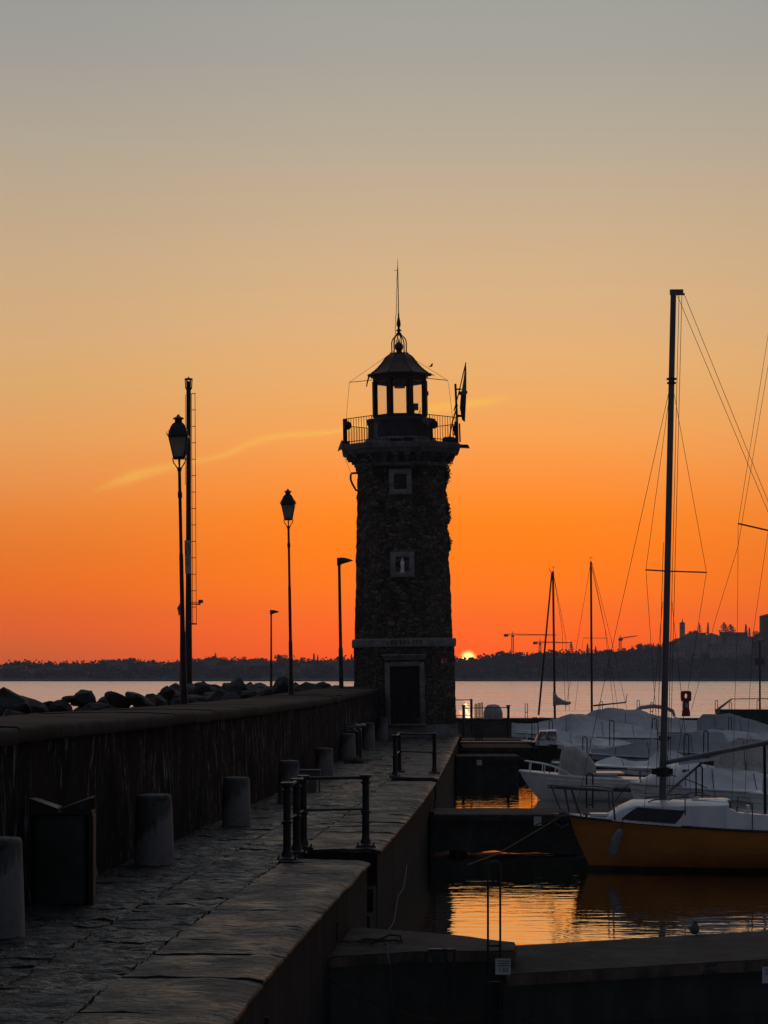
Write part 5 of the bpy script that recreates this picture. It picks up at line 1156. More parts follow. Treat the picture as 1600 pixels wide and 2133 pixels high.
wire(t, [(-.1,0,zs(0)), (-1.4,-.5,.35), (-2.0,-.8,.15)], .012, 'mooring_line'); wire(t, [(-.1,0,zs(0)), (-.6,1.8,.75)], .012, 'mooring_line')
# ---- white open motorboat with canvas hood
Yb = 67.0; t = boat('motorboat', 'white open motorboat with upright grey canvas hood and pointed bow rail', 1082, Yb, 0)
L, B, fb = 5.2, 2.0, .64; wb_, zs = boat_hull(L, B, fb, 'white', t, rake=.9, sheer=.42, full=.42, rubmt='white')
bx_ = lambda px: (px-1082)/F*Yb
m = MB()
for sg in (-1,1): m.tube([(s*L+.12*(1-s), sg*(wb_(s)+.012)*.985, zs(s)*.80) for s in [i/20 for i in range(21)]], .022, 6)
m.build('side_moulding', 'white', t)
m = MB()
for sg in (-1,1): m.tube([(s*L+.45*(1-s)**2, sg*(wb_(s)*.93+.0), zs(s)*.50) for s in [.05+i/21 for i in range(20)]], .05, 6)
m.build('blue_stripe', 'bluehull', t)
m = MB(); rows = []
for x, h, hw in ((1.22,.05,.5),(1.27,.5,.46),(1.34,.94,.42),(1.66,.98,.43),(1.72,.95,.44),(2.08,.72,.50),(2.28,.42,.54),(2.31,.1,.55)):
    z0 = zs(.3)-.05; rows.append([(x+fbm(a,h,1)*.03, hw*math.copysign(abs(math.cos(a))**.4, math.cos(a))*(1+fbm(a*2,x*2,3)*.12), z0+h*max(0,math.sin(a))**.3) for a in [math.pi*i/14 for i in range(15)]])
m.rings(rows); m.build('canvas_hood', 'tarp3', t, smooth=30)
m = MB(); m.box((2.55,0,zs(.5)+.02), (.8,1.0,.26)); o = m.build('console_cover', 'tarp', t); bevel(o, .05, 3)
m = MB(); m.box((2.6,0,zs(.5)+.13), (1.1,1.2,.05)); m.build('bench', 'gel', t)
bowrail(t, wb_, zs, L, .02, .30, .30, mt='white', r=.02, tip=.12)
m = MB(); m.tube([(.9,-.45,zs(.2)),(.86,-.45,zs(.2)+.25),(.95,-.45,zs(.2)+.42),(1.25,-.45,zs(.2)+.43)], .016, 6); m.build('side_rail', 'steel', t)
wire(t, [(0,0,zs(0)-.1), (-.5,.6,.3)], .012, 'mooring_line')
m = MB(); m.box((3.2,-wb_(.62)-.015,zs(.62)*.62), (.8,.02,.02))
for k in range(4): m.box((2.9+.2*k,-wb_(.62)-.016,zs(.62)*.55), (.02,.02,.13))
m.build('registration_mark', 'ink', t)
# ---- small cabin cruiser
Yb = 95.0; t = boat('cabin_boat', 'small white cabin boat with two lit looking side windows', 1086, Yb, 0)
L, B, fb = 5.4, 2.0, .72; wb_, zs = boat_hull(L, B, fb, 'darkhull', t, rake=.5, sheer=.40, full=.40, rubmt='white')
m = MB(); rows = []
for x, h, hw in ((.55,.02,.35),(.68,.30,.55),(.78,.50,.60),(1.48,.54,.66),(1.52,.0,.66)):
    z0 = zs(.15)-.03; rows.append([(x,-hw-.04,z0-.1),(x,-hw+.03,z0+h*.95),(x,-hw+.12,z0+h),(x,0,z0+h+.05),(x,hw-.12,z0+h),(x,hw-.03,z0+h*.95),(x,hw+.04,z0-.1)])
m.rings(rows); cb = m.build('cabin', 'white', t, smooth=30)
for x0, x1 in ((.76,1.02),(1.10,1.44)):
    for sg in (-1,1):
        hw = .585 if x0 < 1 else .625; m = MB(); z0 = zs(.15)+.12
        m.box(((x0+x1)/2, sg*(hw+.008), z0+.17), (x1-x0,.02,.36)); o = m.build('side_window', 'winlight_paint', t)
        if sg < 0:
            m = MB(); m.tube([(x0-.02,-hw-.03,z0),(x1+.02,-hw-.03,z0),(x1+.0,-hw-.02,z0+.35),(x0+.03,-hw-.02,z0+.35),(x0-.02,-hw-.03,z0)], .022, 6); m.build('frame', 'iron', o)
bowrail(t, wb_, zs, L, .0, .32, .42, mt='white', r=.02, tip=.0)
cover(t, L, wb_, zs, [(.28,1.30),(.33,1.40),(.5,1.25),(.7,1.05),(1,.9)], .28, 1, .05, 'tarp', seed=3)
# ---- covered boats
def covered(name, label, px, y, L, B, fb, ridge, hull='gel', mt='tarp', yaw=0, seed=0, s0=.02, rail=None, drop=.1, crown=1.06):
    t = boat(name, label, px, y, yaw); wb_, zs = boat_hull(L, B, fb, hull, t, rake=.5, sheer=.3, full=.45)
    cover(t, L, wb_, zs, ridge, s0, 1.0, drop, mt, seed=seed, crown=crown)
    if rail: bowrail(t, wb_, zs, L, .0, rail, .32, mt='steel', r=.016, tip=.0)
    wire(t, [(0,0,zs(0)-.05), (-.4,.5,.5)], .012, 'mooring_line')
    return t, wb_, zs
def hz(py, y): return CZ-(py-H0)*y/F-WZ
c, a, b = covered('covered_boat', 'boat under a bright sloping grey tarp with netted bow, right behind the yellow sailboat', 1311, 56, 6.4, 2.3, .84, [(.0,hz(1646,56)),(.08,hz(1640,56)),(.26,hz(1598,56)),(.33,hz(1597,56)),(.5,hz(1607,56)),(.58,hz(1612,56)),(.62,hz(1596,56)),(.8,hz(1590,56)),(1,hz(1610,56))], 'white', 'tarp', -3, 1, s0=.2, rail=.3)
m = MB(); L = 6.4
for i in range(26):
    s = .01+.17*i/25
    for sg in (-1,1):
        m.tube([(s*L+.04*k, sg*(a(s)+.02)*(1-.04*k), b(s)-.02-.05*k) for k in range(5)], .006, 4); m.tube([(s*L-.04*k+.16, sg*(a(s)+.02)*(1-.04*k), b(s)-.02-.05*k) for k in range(5)], .006, 4)
m.build('bow_net', 'rope', c)
m = MB(); m.rings([[(x, hw*math.cos(q), b(.1)+h*math.sin(q)) for q in [math.pi*i/10 for i in range(11)]] for x, h, hw in ((.15,.05,.2),(.5,.22,.45),(.9,.48,.6),(1.3,.55,.75))]); m.build('foredeck', 'white', c)
covered('covered_boat', 'long boat under a grey tarp with two peaks behind the canvas hooded motorboat', 1150, 74, 6.2, 2.2, .68, [(0,hz(1612,74)),(.15,hz(1598,74)),(.34,hz(1576,74)),(.42,hz(1583,74)),(.52,hz(1586,74)),(.58,hz(1564,74)),(.68,hz(1566,74)),(.8,hz(1590,74)),(1,hz(1600,74))], 'bluehull', 'tarp', 2, 2)
covered('covered_boat', 'boat under a dark blue grey peaked tarp in the middle of the basin', 1225, 85, 6.0, 2.1, .62, [(0,hz(1560,85)),(.2,hz(1553,85)),(.34,hz(1541,85)),(.42,hz(1539,85)),(.6,hz(1550,85)),(1,hz(1556,85))], 'darkhull', 'tarp2', 0, 4)
covered('covered_boat', 'widest tarp covered boat, at the far left of the rows behind the cabin boat', 1066, 106, 7.0, 2.5, .85, [(0,hz(1505,106)),(.1,hz(1508,106)),(.26,hz(1500,106)),(.40,hz(1486,106)),(.5,hz(1487,106)),(.62,hz(1499,106)),(.8,hz(1508,106)),(1,hz(1520,106))], 'darkhull', 'tarp', 0, 5, s0=0)
covered('covered_boat', 'boat under a flat topped grey tarp below the slanting far boom', 1206, 118, 6.4, 2.4, .8, [(0,hz(1495,118)),(.12,hz(1480,118)),(.24,hz(1474,118)),(.5,hz(1477,118)),(.65,hz(1490,118)),(1,hz(1500,118))], 'darkhull', 'tarp', 0, 6)
covered('covered_boat', 'boat under a pale creased tarp at the right edge above the sailboat boom', 1372, 82, 7, 2.4, .8, [(0,hz(1560,82)),(.08,hz(1530,82)),(.2,hz(1523,82)),(.34,hz(1524,82)),(.4,hz(1552,82)),(.7,hz(1548,82)),(1,hz(1570,82))], 'bluehull', 'tarp2', 0, 7)
covered('covered_boat', 'boat under a long sagging grey tarp reaching the right edge of the picture', 1446, 96, 6.4, 2.3, .7, [(0,hz(1528,96)),(.12,hz(1518,96)),(.3,hz(1522,96)),(.6,hz(1528,96)),(1,hz(1522,96))], 'darkhull', 'tarp', 0, 8)
covered('covered_boat', 'boat with a high wedge shaped tarp rising in front of the red service column', 1452, 116, 6.0, 2.4, .7, [(0,hz(1500,116)),(.05,hz(1487,116)),(.28,hz(1485,116)),(.5,hz(1500,116)),(.7,hz(1514,116)),(1,hz(1516,116))], 'darkhull', 'tarp2', 0, 9, s0=.0)
covered('covered_boat', 'boat under a dull grey humped tarp just above the sailboat boom', 1480, 69, 6, 2.2, .7, [(0,hz(1590,69)),(.06,hz(1552,69)),(.15,hz(1536,69)),(.26,hz(1540,69)),(.36,hz(1560,69)),(.5,hz(1565,69)),(1,hz(1570,69))], 'bluehull', 'tarp3', 0, 10, s0=.02)
covered('covered_boat', 'low dark hulled boat under a pale smooth cover right behind the cabin boat', 1196, 90, 5.2, 2.0, .55, [(0,hz(1556,90)),(.15,hz(1552,90)),(.5,hz(1549,90)),(1,hz(1560,90))], 'darkhull', 'tarp', 0, 14)
covered('covered_boat', 'boat with a steep tented cover just right of the big mast above the boom', 1400, 88, 5.6, 2.1, .6, [(0,hz(1562,88)),(.1,hz(1545,88)),(.22,hz(1527,88)),(.5,hz(1538,88)),(1,hz(1560,88))], 'darkhull', 'tarp', 0, 15)
covered('covered_boat', 'small boat under a grey cover with a high stern hump beside the far right boats', 1530, 88, 5.6, 2.1, .6, [(0,hz(1560,88)),(.1,hz(1550,88)),(.3,hz(1532,88)),(1,hz(1540,88))], 'bluehull', 'tarp2', 0, 16)
# ---- white boat with bimini
Yb = 125; t = boat('motorboat', 'white motorboat with a folded canopy arch on slanting poles', 1282, Yb, 0)
L, B, fb = 6.6, 2.4, .95; wb_, zs = boat_hull(L, B, fb, 'gel', t, rake=.6, sheer=.25, full=.45)
m = MB(); m.rings([[(x,-hw,zs(.3)),(x,-hw*.9,zs(.3)+h),(x,hw*.9,zs(.3)+h),(x,hw,zs(.3))] for x, h, hw in ((1.2,.05,.5),(1.9,.28,.7),(2.9,.3,.8),(3.6,.28,.8))]); m.build('cabin', 'white', t, smooth=30)
m = MB(); m.box((4.3,0,zs(.6)+.12), (1.3,1.6,.2)); m.build('cockpit', 'darkbox', t)
pa = [(bx, zz_) for bx, zz_ in (((1322-1282)/F*Yb,hz(1489,Yb)),((1322-1282)/F*Yb+.06,hz(1481,Yb)),((1334-1282)/F*Yb,hz(1474,Yb)),((1360-1282)/F*Yb,hz(1471,Yb)),((1385-1282)/F*Yb,hz(1474,Yb)),((1400-1282)/F*Yb,hz(1481,Yb)),((1404-1282)/F*Yb,hz(1491,Yb)))]
m = MB(); m.tube([(x,-.2,z) for x, z in pa], [.08,.11,.12,.12,.12,.11,.08], 10); m.build('canopy_roll', 'tarp2', t)
m = MB(); m.tube([(pa[0][0],-.2,pa[0][1]),(2.1,-.6,zs(.3))], .02, 6); m.tube([(pa[0][0],-.2,pa[0][1]),(1.2,-.6,zs(.3))], .02, 6); m.tube([(pa[-1][0],-.2,pa[-1][1]),(3.9,-.8,zs(.5))], .02, 6); m.tube([(pa[-1][0]-.1,-.2,pa[-1][1]),(4.2,-.8,zs(.5)-.2)], .02, 6); m.build('canopy_pole', 'steel', t)
# ---- far sailboats
def mastboat(label, y, base, top, boomto, bow, L, tarpm=None, furl=False):
    t = boat('sailboat', label, bow, y, 0); wb_, zs = boat_hull(L, 2.2, .7, 'darkhull', t, rake=.5)
    bx = lambda px: (px-bow)/F*y
    m = MB(); m.tube([(bx(base[0]),0,hz(base[1],y)),(bx(top[0]),0,hz(top[1],y))], [.07,.06], 10); ms = m.build('mast', 'iron', t)
    return t, wb_, zs, bx, ms
t, wb_, zs, bx, ms = mastboat('distant sailboat with furled grey sail hanging from its boom', 128, (1156,1500), (1152,1190), None, 1130, 6)
m = MB(); m.rings([[(bx(px)+0*math.cos(a), w_*math.cos(a)*.8, hz(py,128)+hh*math.sin(a)) for a in [i*math.pi/6 for i in range(12)]] for px, py, hh, w_ in ((1152,1456,.42,.12),(1156,1455,.40,.18),(1162,1460,.25,.17),(1172,1463,.15,.14),(1182,1465,.11,.11),(1189,1464,.07,.08))]); m.build('furled_sail', 'tarp3', t, smooth=60)
m = MB(); m.tube([(bx(1124),.8,hz(1490,128)),(bx(1150),.1,hz(1192,128))], [.06,.045], 8); m.build('leaning_spar', 'iron', t)
m = MB(); m.tube([(bx(1148),0,hz(1192,128)),(bx(1144),0,hz(1184,128))], .02, 5); m.tube([(bx(1152),0,hz(1190,128)),(bx(1153),0,hz(1181,128))], .012, 5); m.tube([(bx(1149),0,hz(1181,128)),(bx(1157),0,hz(1180.5,128))], .012, 5); m.build('wind_vane', 'iron', ms)
for px, py in ((1180,1330),(1172,1310)): wire(t, [(bx(1153),0,hz(1195,128)),(bx(px),.4,hz(py,128)),(bx(px+8),.6,hz(1480,128))], .012)
bowrail(t, wb_, zs, 6, .0, .5, .45, r=.02, mt='iron')
t, wb_, zs, bx, ms = mastboat('distant sailboat with a bare dark mast and boom slanting up to the right', 130, (1233,1490), (1231,1170), None, 1200, 6.2)
m = MB(); m.tube([(bx(1236),0,hz(1470,130)),(bx(1304),0,hz(1463,130))], [.05,.04], 8); m.tube([(bx(1304),0,hz(1463,130)),(bx(1305),0,hz(1452,130)),(bx(1307),0,hz(1444,130))], [.03,.02,.015], 5); m.build('boom', 'rust', t)
m = MB(); m.tube([(bx(1214),-.3,hz(1329,130)),(bx(1266),.3,hz(1329,130))], .018, 6); m.tube([(bx(1231),0,hz(1170,130)),(bx(1231),0,hz(1160,130))], .012, 5); m.tube([(bx(1227),0,hz(1162,130)),(bx(1235),0,hz(1160,130))], .012, 5); m.build('spreader', 'iron', ms)
for a_, b_ in (((1229,1180),(1200,1360)),((1233,1172),(1278,1345)),((1234,1180),(1262,1310)),((1231,1175),(1266,1329))): wire(t, [(bx(a_[0]),0,hz(a_[1],130)),(bx(b_[0]),.4,hz(b_[1],130)),(bx(b_[0]+(b_[0]-a_[0])*.7),.8,hz(1480,130))], .012)
wire(t, [(bx(1214),-.3,hz(1329,130)),(bx(1195),-.8,hz(1480,130))], .01)
# sailboat beyond the right edge whose rig crosses the frame
Yb = 52; t = boat('sailboat', 'sailboat at the right edge whose dark spreader and thin stays cross into the picture', 1560, Yb, 0); wb_, zs = boat_hull(6.8, 2.3, .8, 'white', t)
bx = lambda px: (px-1560)/F*Yb
cover(t, 6.8, wb_, zs, [(0,hz(1625,Yb)),(.2,hz(1600,Yb)),(.5,hz(1580,Yb)),(1,hz(1590,Yb))], .05, 1, .1, 'tarp', seed=12)
m = MB(); m.tube([(bx(1670),0,.9),(bx(1672),0,hz(560,Yb))], [.075,.06], 12); ms = m.build('mast', 'mast', t)
m = MB(); m.tube([(bx(1671),0,hz(1121,Yb)),(bx(1532),-.4,hz(1093,Yb))], .02, 6); m.tube([(bx(1671),0,hz(1121,Yb)),(bx(1800),.6,hz(1093,Yb))], .02, 6); m.build('spreader', 'rust', ms)
wire(t, [(bx(1622),0,hz(560,Yb)),(bx(1532),-.4,hz(1093,Yb)),(bx(1528),-.6,hz(1290,Yb)),(bx(1512),-.9,.9)], .0055); wire(t, [(bx(1634),0,hz(560,Yb)),(bx(1533),-.3,hz(1140,Yb)),(bx(1488),-.2,hz(1290,Yb)),(bx(1440),0,hz(1480,Yb))], .0055) ; wire(t, [(bx(1660),0,hz(700,Yb)),(bx(1560),-.5,hz(1330,Yb)),(bx(1540),-.8,.95)], .0055)
# black covered boat on the mole
t = thing('covered_boat', 'dark green boat with black peaked cover on the mole at the right edge', 'boat', P(1490,1509,138), 'boats moored in the basin')
m = MB(); s_ = F/138; m.rings([[(x, y, z) for x, z in ((.35,.0),(.1,.95),(4.9,.95),(4.6,0))] for y in (-.9,.9)]); m.build('hull', 'greenhull', t, smooth=0)
m = MB(); m.rings([[(x, y*k, z) for k in (-1,1)]+[(x, 0, z+.05)] for x, z, y in ((.1,.9,.9),(1.0,1.58,.5))]+[[(x, y*k, z) for k in (-1,1)]+[(x, 0, z+.05)] for x, z, y in ((3.3,1.60,.5),(4.9,.9,.9))]); m.build('cover', 'tarp4', t, smooth=0)
# mooring hoops between the boats
HP = [(1108,1121,1495,86,'hoop in front of the widest tarp at its left'),(1144,1151,1501,99,'slim hoop just above the cabin boat windows'),(1214,1223,1535,80,'hoop standing behind the canvas hood'),(1270,1279,1501,90,'tall hoop left of the big mast over the widest tarp'),(1359,1368,1497,108,'hoop below the folded canopy arch'),(1425,1435,1530,76,'left hoop of the pair right of the big mast'),(1466,1475,1523,76,'right hoop of the pair right of the big mast'),(1450,1463,1596,52,'tallest hoop in front of the bright sloping tarp'),(1222,1235,1611,54,'hoop rising behind the yellow sailboat bow rail'),(1518,1524,1495,112,'hoop in front of the high wedge shaped tarp'),
 (1094,1099,1466,139,'far hoop on the mole right of the covered hump'),(1250,1255,1461,139,'far hoop on the mole beside the slanting boom'),(1327,1332,1459,139,'far hoop on the mole just left of the canopy arch'),(1355,1360,1463,139,'far hoop on the mole above the canopy arch'),(1490,1495,1459,139,'far hoop on the mole right of the red service column'),(1519,1524,1463,139,'far hoop on the mole left of the black peaked cover'),(1577,1582,1458,139,'far hoop on the mole above the black peaked cover'),
 (990,993,1467,96,'leftmost of three hoops behind the gangway railing'),(996,999,1465,96.5,'middle of three hoops behind the gangway railing'),(1002,1005,1464,97,'rightmost of three hoops behind the gangway railing')]
for x0, x1, py, y, lb in HP:
    p = P((x0+x1)/2, py, y); w_ = (x1-x0)/F*y; base = WZ if y < 130 else CZ-88*142/F
    if 95.5 < y < 97.5 and x1 < 1010: base = -.45
    hoop(p.x, y, base, p.z, w_, lb, (.45,), r=.02 if y < 100 else .022)
# low walkway strips between the rows that carry the hoops
for (y, x0, x1, lb) in ((76.8, 1190, 1640, 'narrow finger dock running behind the canvas hooded motorboat'),(53.4, 1240, 1640, 'narrow finger dock behind the yellow sailboat'),(99.5, 1090, 1640, 'narrow finger dock behind the cabin boat')):
    X0, X1 = (x0-800)/F*y, (x1-800)/F*y; m = MB(); n = int((X1-X0)/.6)
    m.rings([[(X0+(X1-X0)*i/n, y-.3+fbm(i,0,y)*.01, -1.25),(X0+(X1-X0)*i/n, y-.32, -.98),(X0+(X1-X0)*i/n, y+.32, -.98),(X0+(X1-X0)*i/n, y+.3, -1.25)] for i in range(n+1)]); tag(m.build('finger_dock', 'dock_edge'), lb, 'dock', 'narrow finger docks')
# ================================================================ far shore
random.seed(5)
YS, YR = 1575., 1760.
RP = [(-900,1384),(0,1384),(60,1380),(100,1383),(200,1382),(230,1376),(265,1375),(300,1379),(380,1379),(420,1374),(450,1371),(500,1374),(560,1375),(640,1375),(740,1373),(940,1371),(985,1371),(1006,1364),(1040,1362),(1100,1361),(1160,1358),(1200,1359),(1250,1357),(1300,1354),(1340,1350),(1380,1346),(1410,1344),(1480,1343),(1540,1340),(1600,1332),(1700,1322),(2600,1330)]
def rz(px): return CZ+(H0-interp(px, RP))*YR/F-4.0
def hillz(x, y):
    px = 800+x/y*F; t = max(0, (y-YS)/(YR-YS)); k = min(1, t)
    zr = rz(800+x/YR*F)
    z = WZ+1.2+(zr-WZ-1.2)*(k**.8) if t > 0 else WZ+.6*(y-YS+10)/10
    if t > 1: z = zr-(t-1)*3
    return z+fbm(x*.01, y*.012, 2)*2.2*min(1,t)*(1 if t < .9 else max(0, .4))
hm = MB(); rows = []
for y in [YS-12, YS-2, YS]+[YS+12*i for i in range(1, 28)]:
    rows.append([(x, y, hillz(x, y) if y > YS-5 else WZ-1) for x in [-1400+20*i for i in range(141)]])
hm.rings(rows, cap=False, closed=False); tag(hm.build('far_hills', 'hill', smooth=60), kind='structure')
def far(px, yoff, y=None): return None
def crown_mesh(kind, seed):
    random.seed(seed); m = MB(); trunk = MB()
    def leaf(p, e):
        a = Vector((random.gauss(0,1), random.gauss(0,1), random.gauss(0,.7))).normalized(); b = a.orthogonal().normalized(); m.add([p-b*e*.5, p+a*e*.6, p+b*e*.5], [(0,1,2)])
    if kind == 'round':
        for c in range(9):
            cc = Vector((random.gauss(0,1.6), random.gauss(0,1.6), random.uniform(1.4,5.9))); r = random.uniform(1.0,1.8)
            for _ in range(120): leaf(cc+Vector((random.gauss(0,1), random.gauss(0,1), random.gauss(0,.8))).normalized()*r*random.uniform(.4,1.0), .6)
        trunk.tube([(0,0,-1),(0,0,2.5),(.3,.1,4.5)], [.3,.22,.08], 6)
    elif kind == 'cypress':
        for _ in range(420):
            z = random.uniform(.5,9); r = .95*math.sin(math.pi*min(1,(z/9)*.93+.07))**.6*(1-.45*z/9); a = random.uniform(0,6.3); leaf(Vector((r*math.cos(a)*random.uniform(.6,1.05), r*math.sin(a)*random.uniform(.6,1.05), z)), .7)
        trunk.tube([(0,0,-1),(0,0,3)], [.2,.1], 6)
    elif kind == 'conifer':
        for lv in range(9):
            z = 2+lv*.95; r = 2.6*(1-lv/9.5)
            for _ in range(46): a = random.uniform(0,6.3); q = random.uniform(.25,1); leaf(Vector((r*q*math.cos(a), r*q*math.sin(a), z-.25*q+random.gauss(0,.12))), .75)
        trunk.tube([(0,0,-1),(0,0,10.2)], [.25,.05], 6)
    elif kind == 'cedar':
        for lv in range(7):
            z = 3+lv*1.1; r = [4.2,4.8,4.4,3.6,2.9,2.0,1.0][lv]
            for b_ in range(7):
                a0 = random.uniform(0,6.3)
                for _ in range(20): q = random.uniform(.2,1); a = a0+random.gauss(0,.22); leaf(Vector((r*q*math.cos(a), r*q*math.sin(a), z+.35*q+random.gauss(0,.14))), .9)
        trunk.tube([(0,0,-1),(0,0,10.5)], [.45,.06], 6)
    return m.mesh(kind+'_crown', 'leaf', 0), trunk.mesh(kind+'_trunk', 'bark')
TM = {k: [crown_mesh(k, 40+i) for i in range(n)] for k, n in (('round',5),('cypress',2),('conifer',2),('cedar',2))}
NAMES = {'round':('broadleaf_tree','round dark broadleaf tree on the ridge of the far shore','broadleaf trees along the far ridge'),'cypress':('cypress_tree','narrow dark cypress standing up from the far ridge','cypresses on the far ridge'),'conifer':('conifer_tree','pointed dark conifer standing up from the far ridge','conifers on the far ridge'),'cedar':('cedar_tree','spreading flat tiered cedar on the far ridge','cedars on the far ridge')}
def tree(kind, px, ptop, y, label=None, h=None):
    nm, lb, gr = NAMES[kind]; x = (px-800)/F*y; ztop = CZ+(H0-ptop)*y/F
    base = hillz(x, y)-.5; H = {'round':7.2,'cypress':9.2,'conifer':10.3,'cedar':10.6}[kind]
    s = (ztop-base)/H; s = max(.45, min(s, 1.7)) if h is None else h/H
    t = thing(nm, label or lb, 'tree', (x, y, ztop-H*s), gr); t.rotation_euler = (0,0,random.uniform(0,6.3))
    sx = s*(random.uniform(.85,1.2) if kind == 'round' else .95)
    cm, tk = random.choice(TM[kind])
    for nme, me in (('crown', cm), ('trunk', tk)):
        o = bpy.data.objects.new(nme, me); COL.objects.link(o); o.parent = t; o.scale = (sx, sx, s)
    return t
random.seed(77)
px = -60
while px < 1680:
    if not (735 < px < 1004) and not (1405 < px < 1506):
        base = interp(px, RP); tree('round', px, base-random.choice([-2,-1,0,0,1,2,4,7])-random.uniform(0,1.5), YR-random.uniform(0,25))
    px += random.choice([5,7,9,14,18,24])
for k, px, pt in (('conifer',449,1359),('round',468,1367),('round',268,1370),('round',228,1373),('round',36,1374),('round',578,1361),('round',594,1362),('cypress',654,1360),('round',545,1368),('cypress',418,1371),('cypress',662,1364),('cypress',732,1362),
                  ('cypress',1063,1353),('round',1050,1356),('conifer',1190,1335),('cypress',1224,1340),('cypress',1241,1346),('round',1275,1350),('round',1338,1338),('round',1352,1338),('cypress',1361,1339),('cypress',1372,1340)): tree(k, px, pt, YR-30)
YC = 1680.
tree('cypress', 1475, 1296, YC+20, 'tall blunt cypress rising behind the church roof', h=11); tree('cypress', 1554, 1299, YC+10, 'dark cypress left of the castle tower', h=14); tree('cypress', 1561, 1306, YC+15, 'shorter cypress touching the one left of the castle tower', h=11)
tree('conifer', 1457, 1297, YC+25, 'pointed conifer rising behind the church roof', h=10); tree('cedar', 1508, 1296, YC+20, 'larger tiered cedar between the church and the castle', h=11); tree('cedar', 1522, 1300, YC+30, 'second cedar just right of the larger tiered one', h=10)
for px, pt in ((1407,1330),(1412,1327),(1399,1334),(1392,1336),(1575,1312),(1568,1318),(1440,1312),(1447,1310),(1582,1316)): tree('round', px, pt, YC+18)
# masonry buildings among the trees
def pbox(px0, px1, pt, pb, y, dep): x0, x1 = (px0-800)/F*y, (px1-800)/F*y; z0, z1 = CZ-(pb-H0)*y/F, CZ-(pt-H0)*y/F; return x0, x1, z0, z1
def house(px, ptop, w_, h, y, label, roof=True, mt='wallpale'):
    x = (px-800)/F*y; ze = CZ-(ptop-H0)*y/F; t = thing('house', label, 'house', (x, y, ze-h), 'houses on the far shore')
    m = MB(); m.box((0,0,h/2-3), (w_, 8, h+6)); m.build('wall', mt, t, smooth=0)
    m = MB(); m.rings([[(s*(w_/2+.5), y_, z) for y_, z in ((-4.5,h-.1),(0,h+1.9),(4.5,h-.1))] for s in (-1,1)]); m.build('roof', 'roofred', t, smooth=0)
    for k in range(max(1, int(w_/3))):
        m = MB(); m.box((-w_/2+1.5+3*k, -4.03, h-2), (1, .1, 1.3)); m.build('window', 'bluewin', t, smooth=0)
    return t
random.seed(9)
spots = [(25,1392,14,5),(62,1398,11,5),(120,1396,30,8),(160,1388,10,4),(212,1405,24,4),(236,1380,10,4),(246,1386,16,5),(318,1388,13,4),(345,1392,10,5),(436,1380,12,4),(470,1392,10,4),(505,1384,14,5),(536,1378,12,5),(545,1386,16,4),(594,1400,22,3),(612,1396,12,4),(640,1388,10,5),(690,1384,12,5),(962,1404,14,5),(990,1400,16,6),(1010,1396,10,4),(1060,1400,12,4),(1090,1384,10,4),(1130,1396,34,4),(1160,1372,16,4),(1188,1402,20,4),(1205,1380,14,5),(1254,1374,12,4),(1300,1386,26,4),(1318,1382,10,7),(1345,1390,12,6),(1368,1376,10,6),(1352,1366,9,5),(1398,1392,12,5)]
where = ['far left end','left part','left part','left part','left part','left part','left part','left part','left part','stretch behind the middle lamps','stretch behind the middle lamps','stretch behind the middle lamps','stretch behind the middle lamps','stretch behind the middle lamps','stretch behind the middle lamps','stretch behind the middle lamps','stretch just left of the lighthouse','stretch just left of the lighthouse']+['stretch just right of the lighthouse']*5+['stretch behind the far masts']*5+['stretch left of the big mast']*7
for (px, pt, w_, h), wh in zip(spots, where):
    y = YS+8+(1410-pt)/36*110; house(px, pt, w_*.9, h, y, 'pale low house among dark trees on the far shore, %s' % wh, mt=random.choice(['wallpale','walldark','wallpale']))
# church
ch = thing('church', 'pale church with a low pitched roof and slim bell tower on the far right hill', 'church', ((1450-800)/F*YC, YC, CZ-(1362-H0)*YC/F))
def cl(px, py): return ((px-1450)/F*YC, (1362-py)*YC/F)
m = MB(); x0, z1 = cl(1416,1329); x1, _ = cl(1459,1329); m.box(((x0+x1)/2, 6, z1/2-3), (x1-x0, 20, z1+6)); m.build('nave_wall', 'wallpale', ch, smooth=0)
m = MB(); xa, za = cl(1412,1330); xb, zb = cl(1436,1319); xc, zc = cl(1476,1317); xd, zd = cl(1464,1331); m.add([(xa,-5.2,za),(xd,-5.2,zd),(xc,8,zc),(xb,8,zb),(xa,18,za-1),(xd,18,zd-1)], [(0,1,2,3),(3,2,5,4),(0,3,4),(1,5,2)]); m.build('nave_roof', 'roofred', ch, smooth=0)
m = MB(); pts = [cl(1459,1362), cl(1459,1331), cl(1480,1319), cl(1502,1326), cl(1502,1342), cl(1484,1348), cl(1470,1362)]
m.rings([[(x, -6.5, z) for x, z in pts], [(x, 10, z) for x, z in pts]]); m.build('front_gable', 'wallpale', ch, smooth=0)
m = MB(); x, z = cl(1421,1362); zt = cl(0,1299)[1]
m.box((x,-1,zt/2), (3.7,3.7,zt))
m.build('tower_shaft', 'wallpale', ch, smooth=0)
m = MB()
for dx in (-.7,.7): m.box((x+dx,-2.87,zt-3.2), (.8,.1,1.6))
m.box((x,-2.87,zt-1.0), (.8,.1,1.2)); m.build('bell_opening', 'sky_gap' if 'sky_gap' in M else 'bluewin', ch, smooth=0)
m = MB(); m.rings([[(x+s*2.3,-1+t_*2.3,zt) for s, t_ in ((-1,-1),(1,-1),(1,1),(-1,1))], [(x+s*.4,-1+t_*.4,zt+1.5) for s, t_ in ((-1,-1),(1,-1),(1,1),(-1,1))], [(x+s*.3,-1+t_*.3,zt+2.8) for s, t_ in ((-1,-1),(1,-1),(1,1),(-1,1))],[(x+s*.05,-1+t_*.05,zt+4.2) for s, t_ in ((-1,-1),(1,-1),(1,1),(-1,1))]]); m.build('tower_roof', 'roofred', ch, smooth=0)
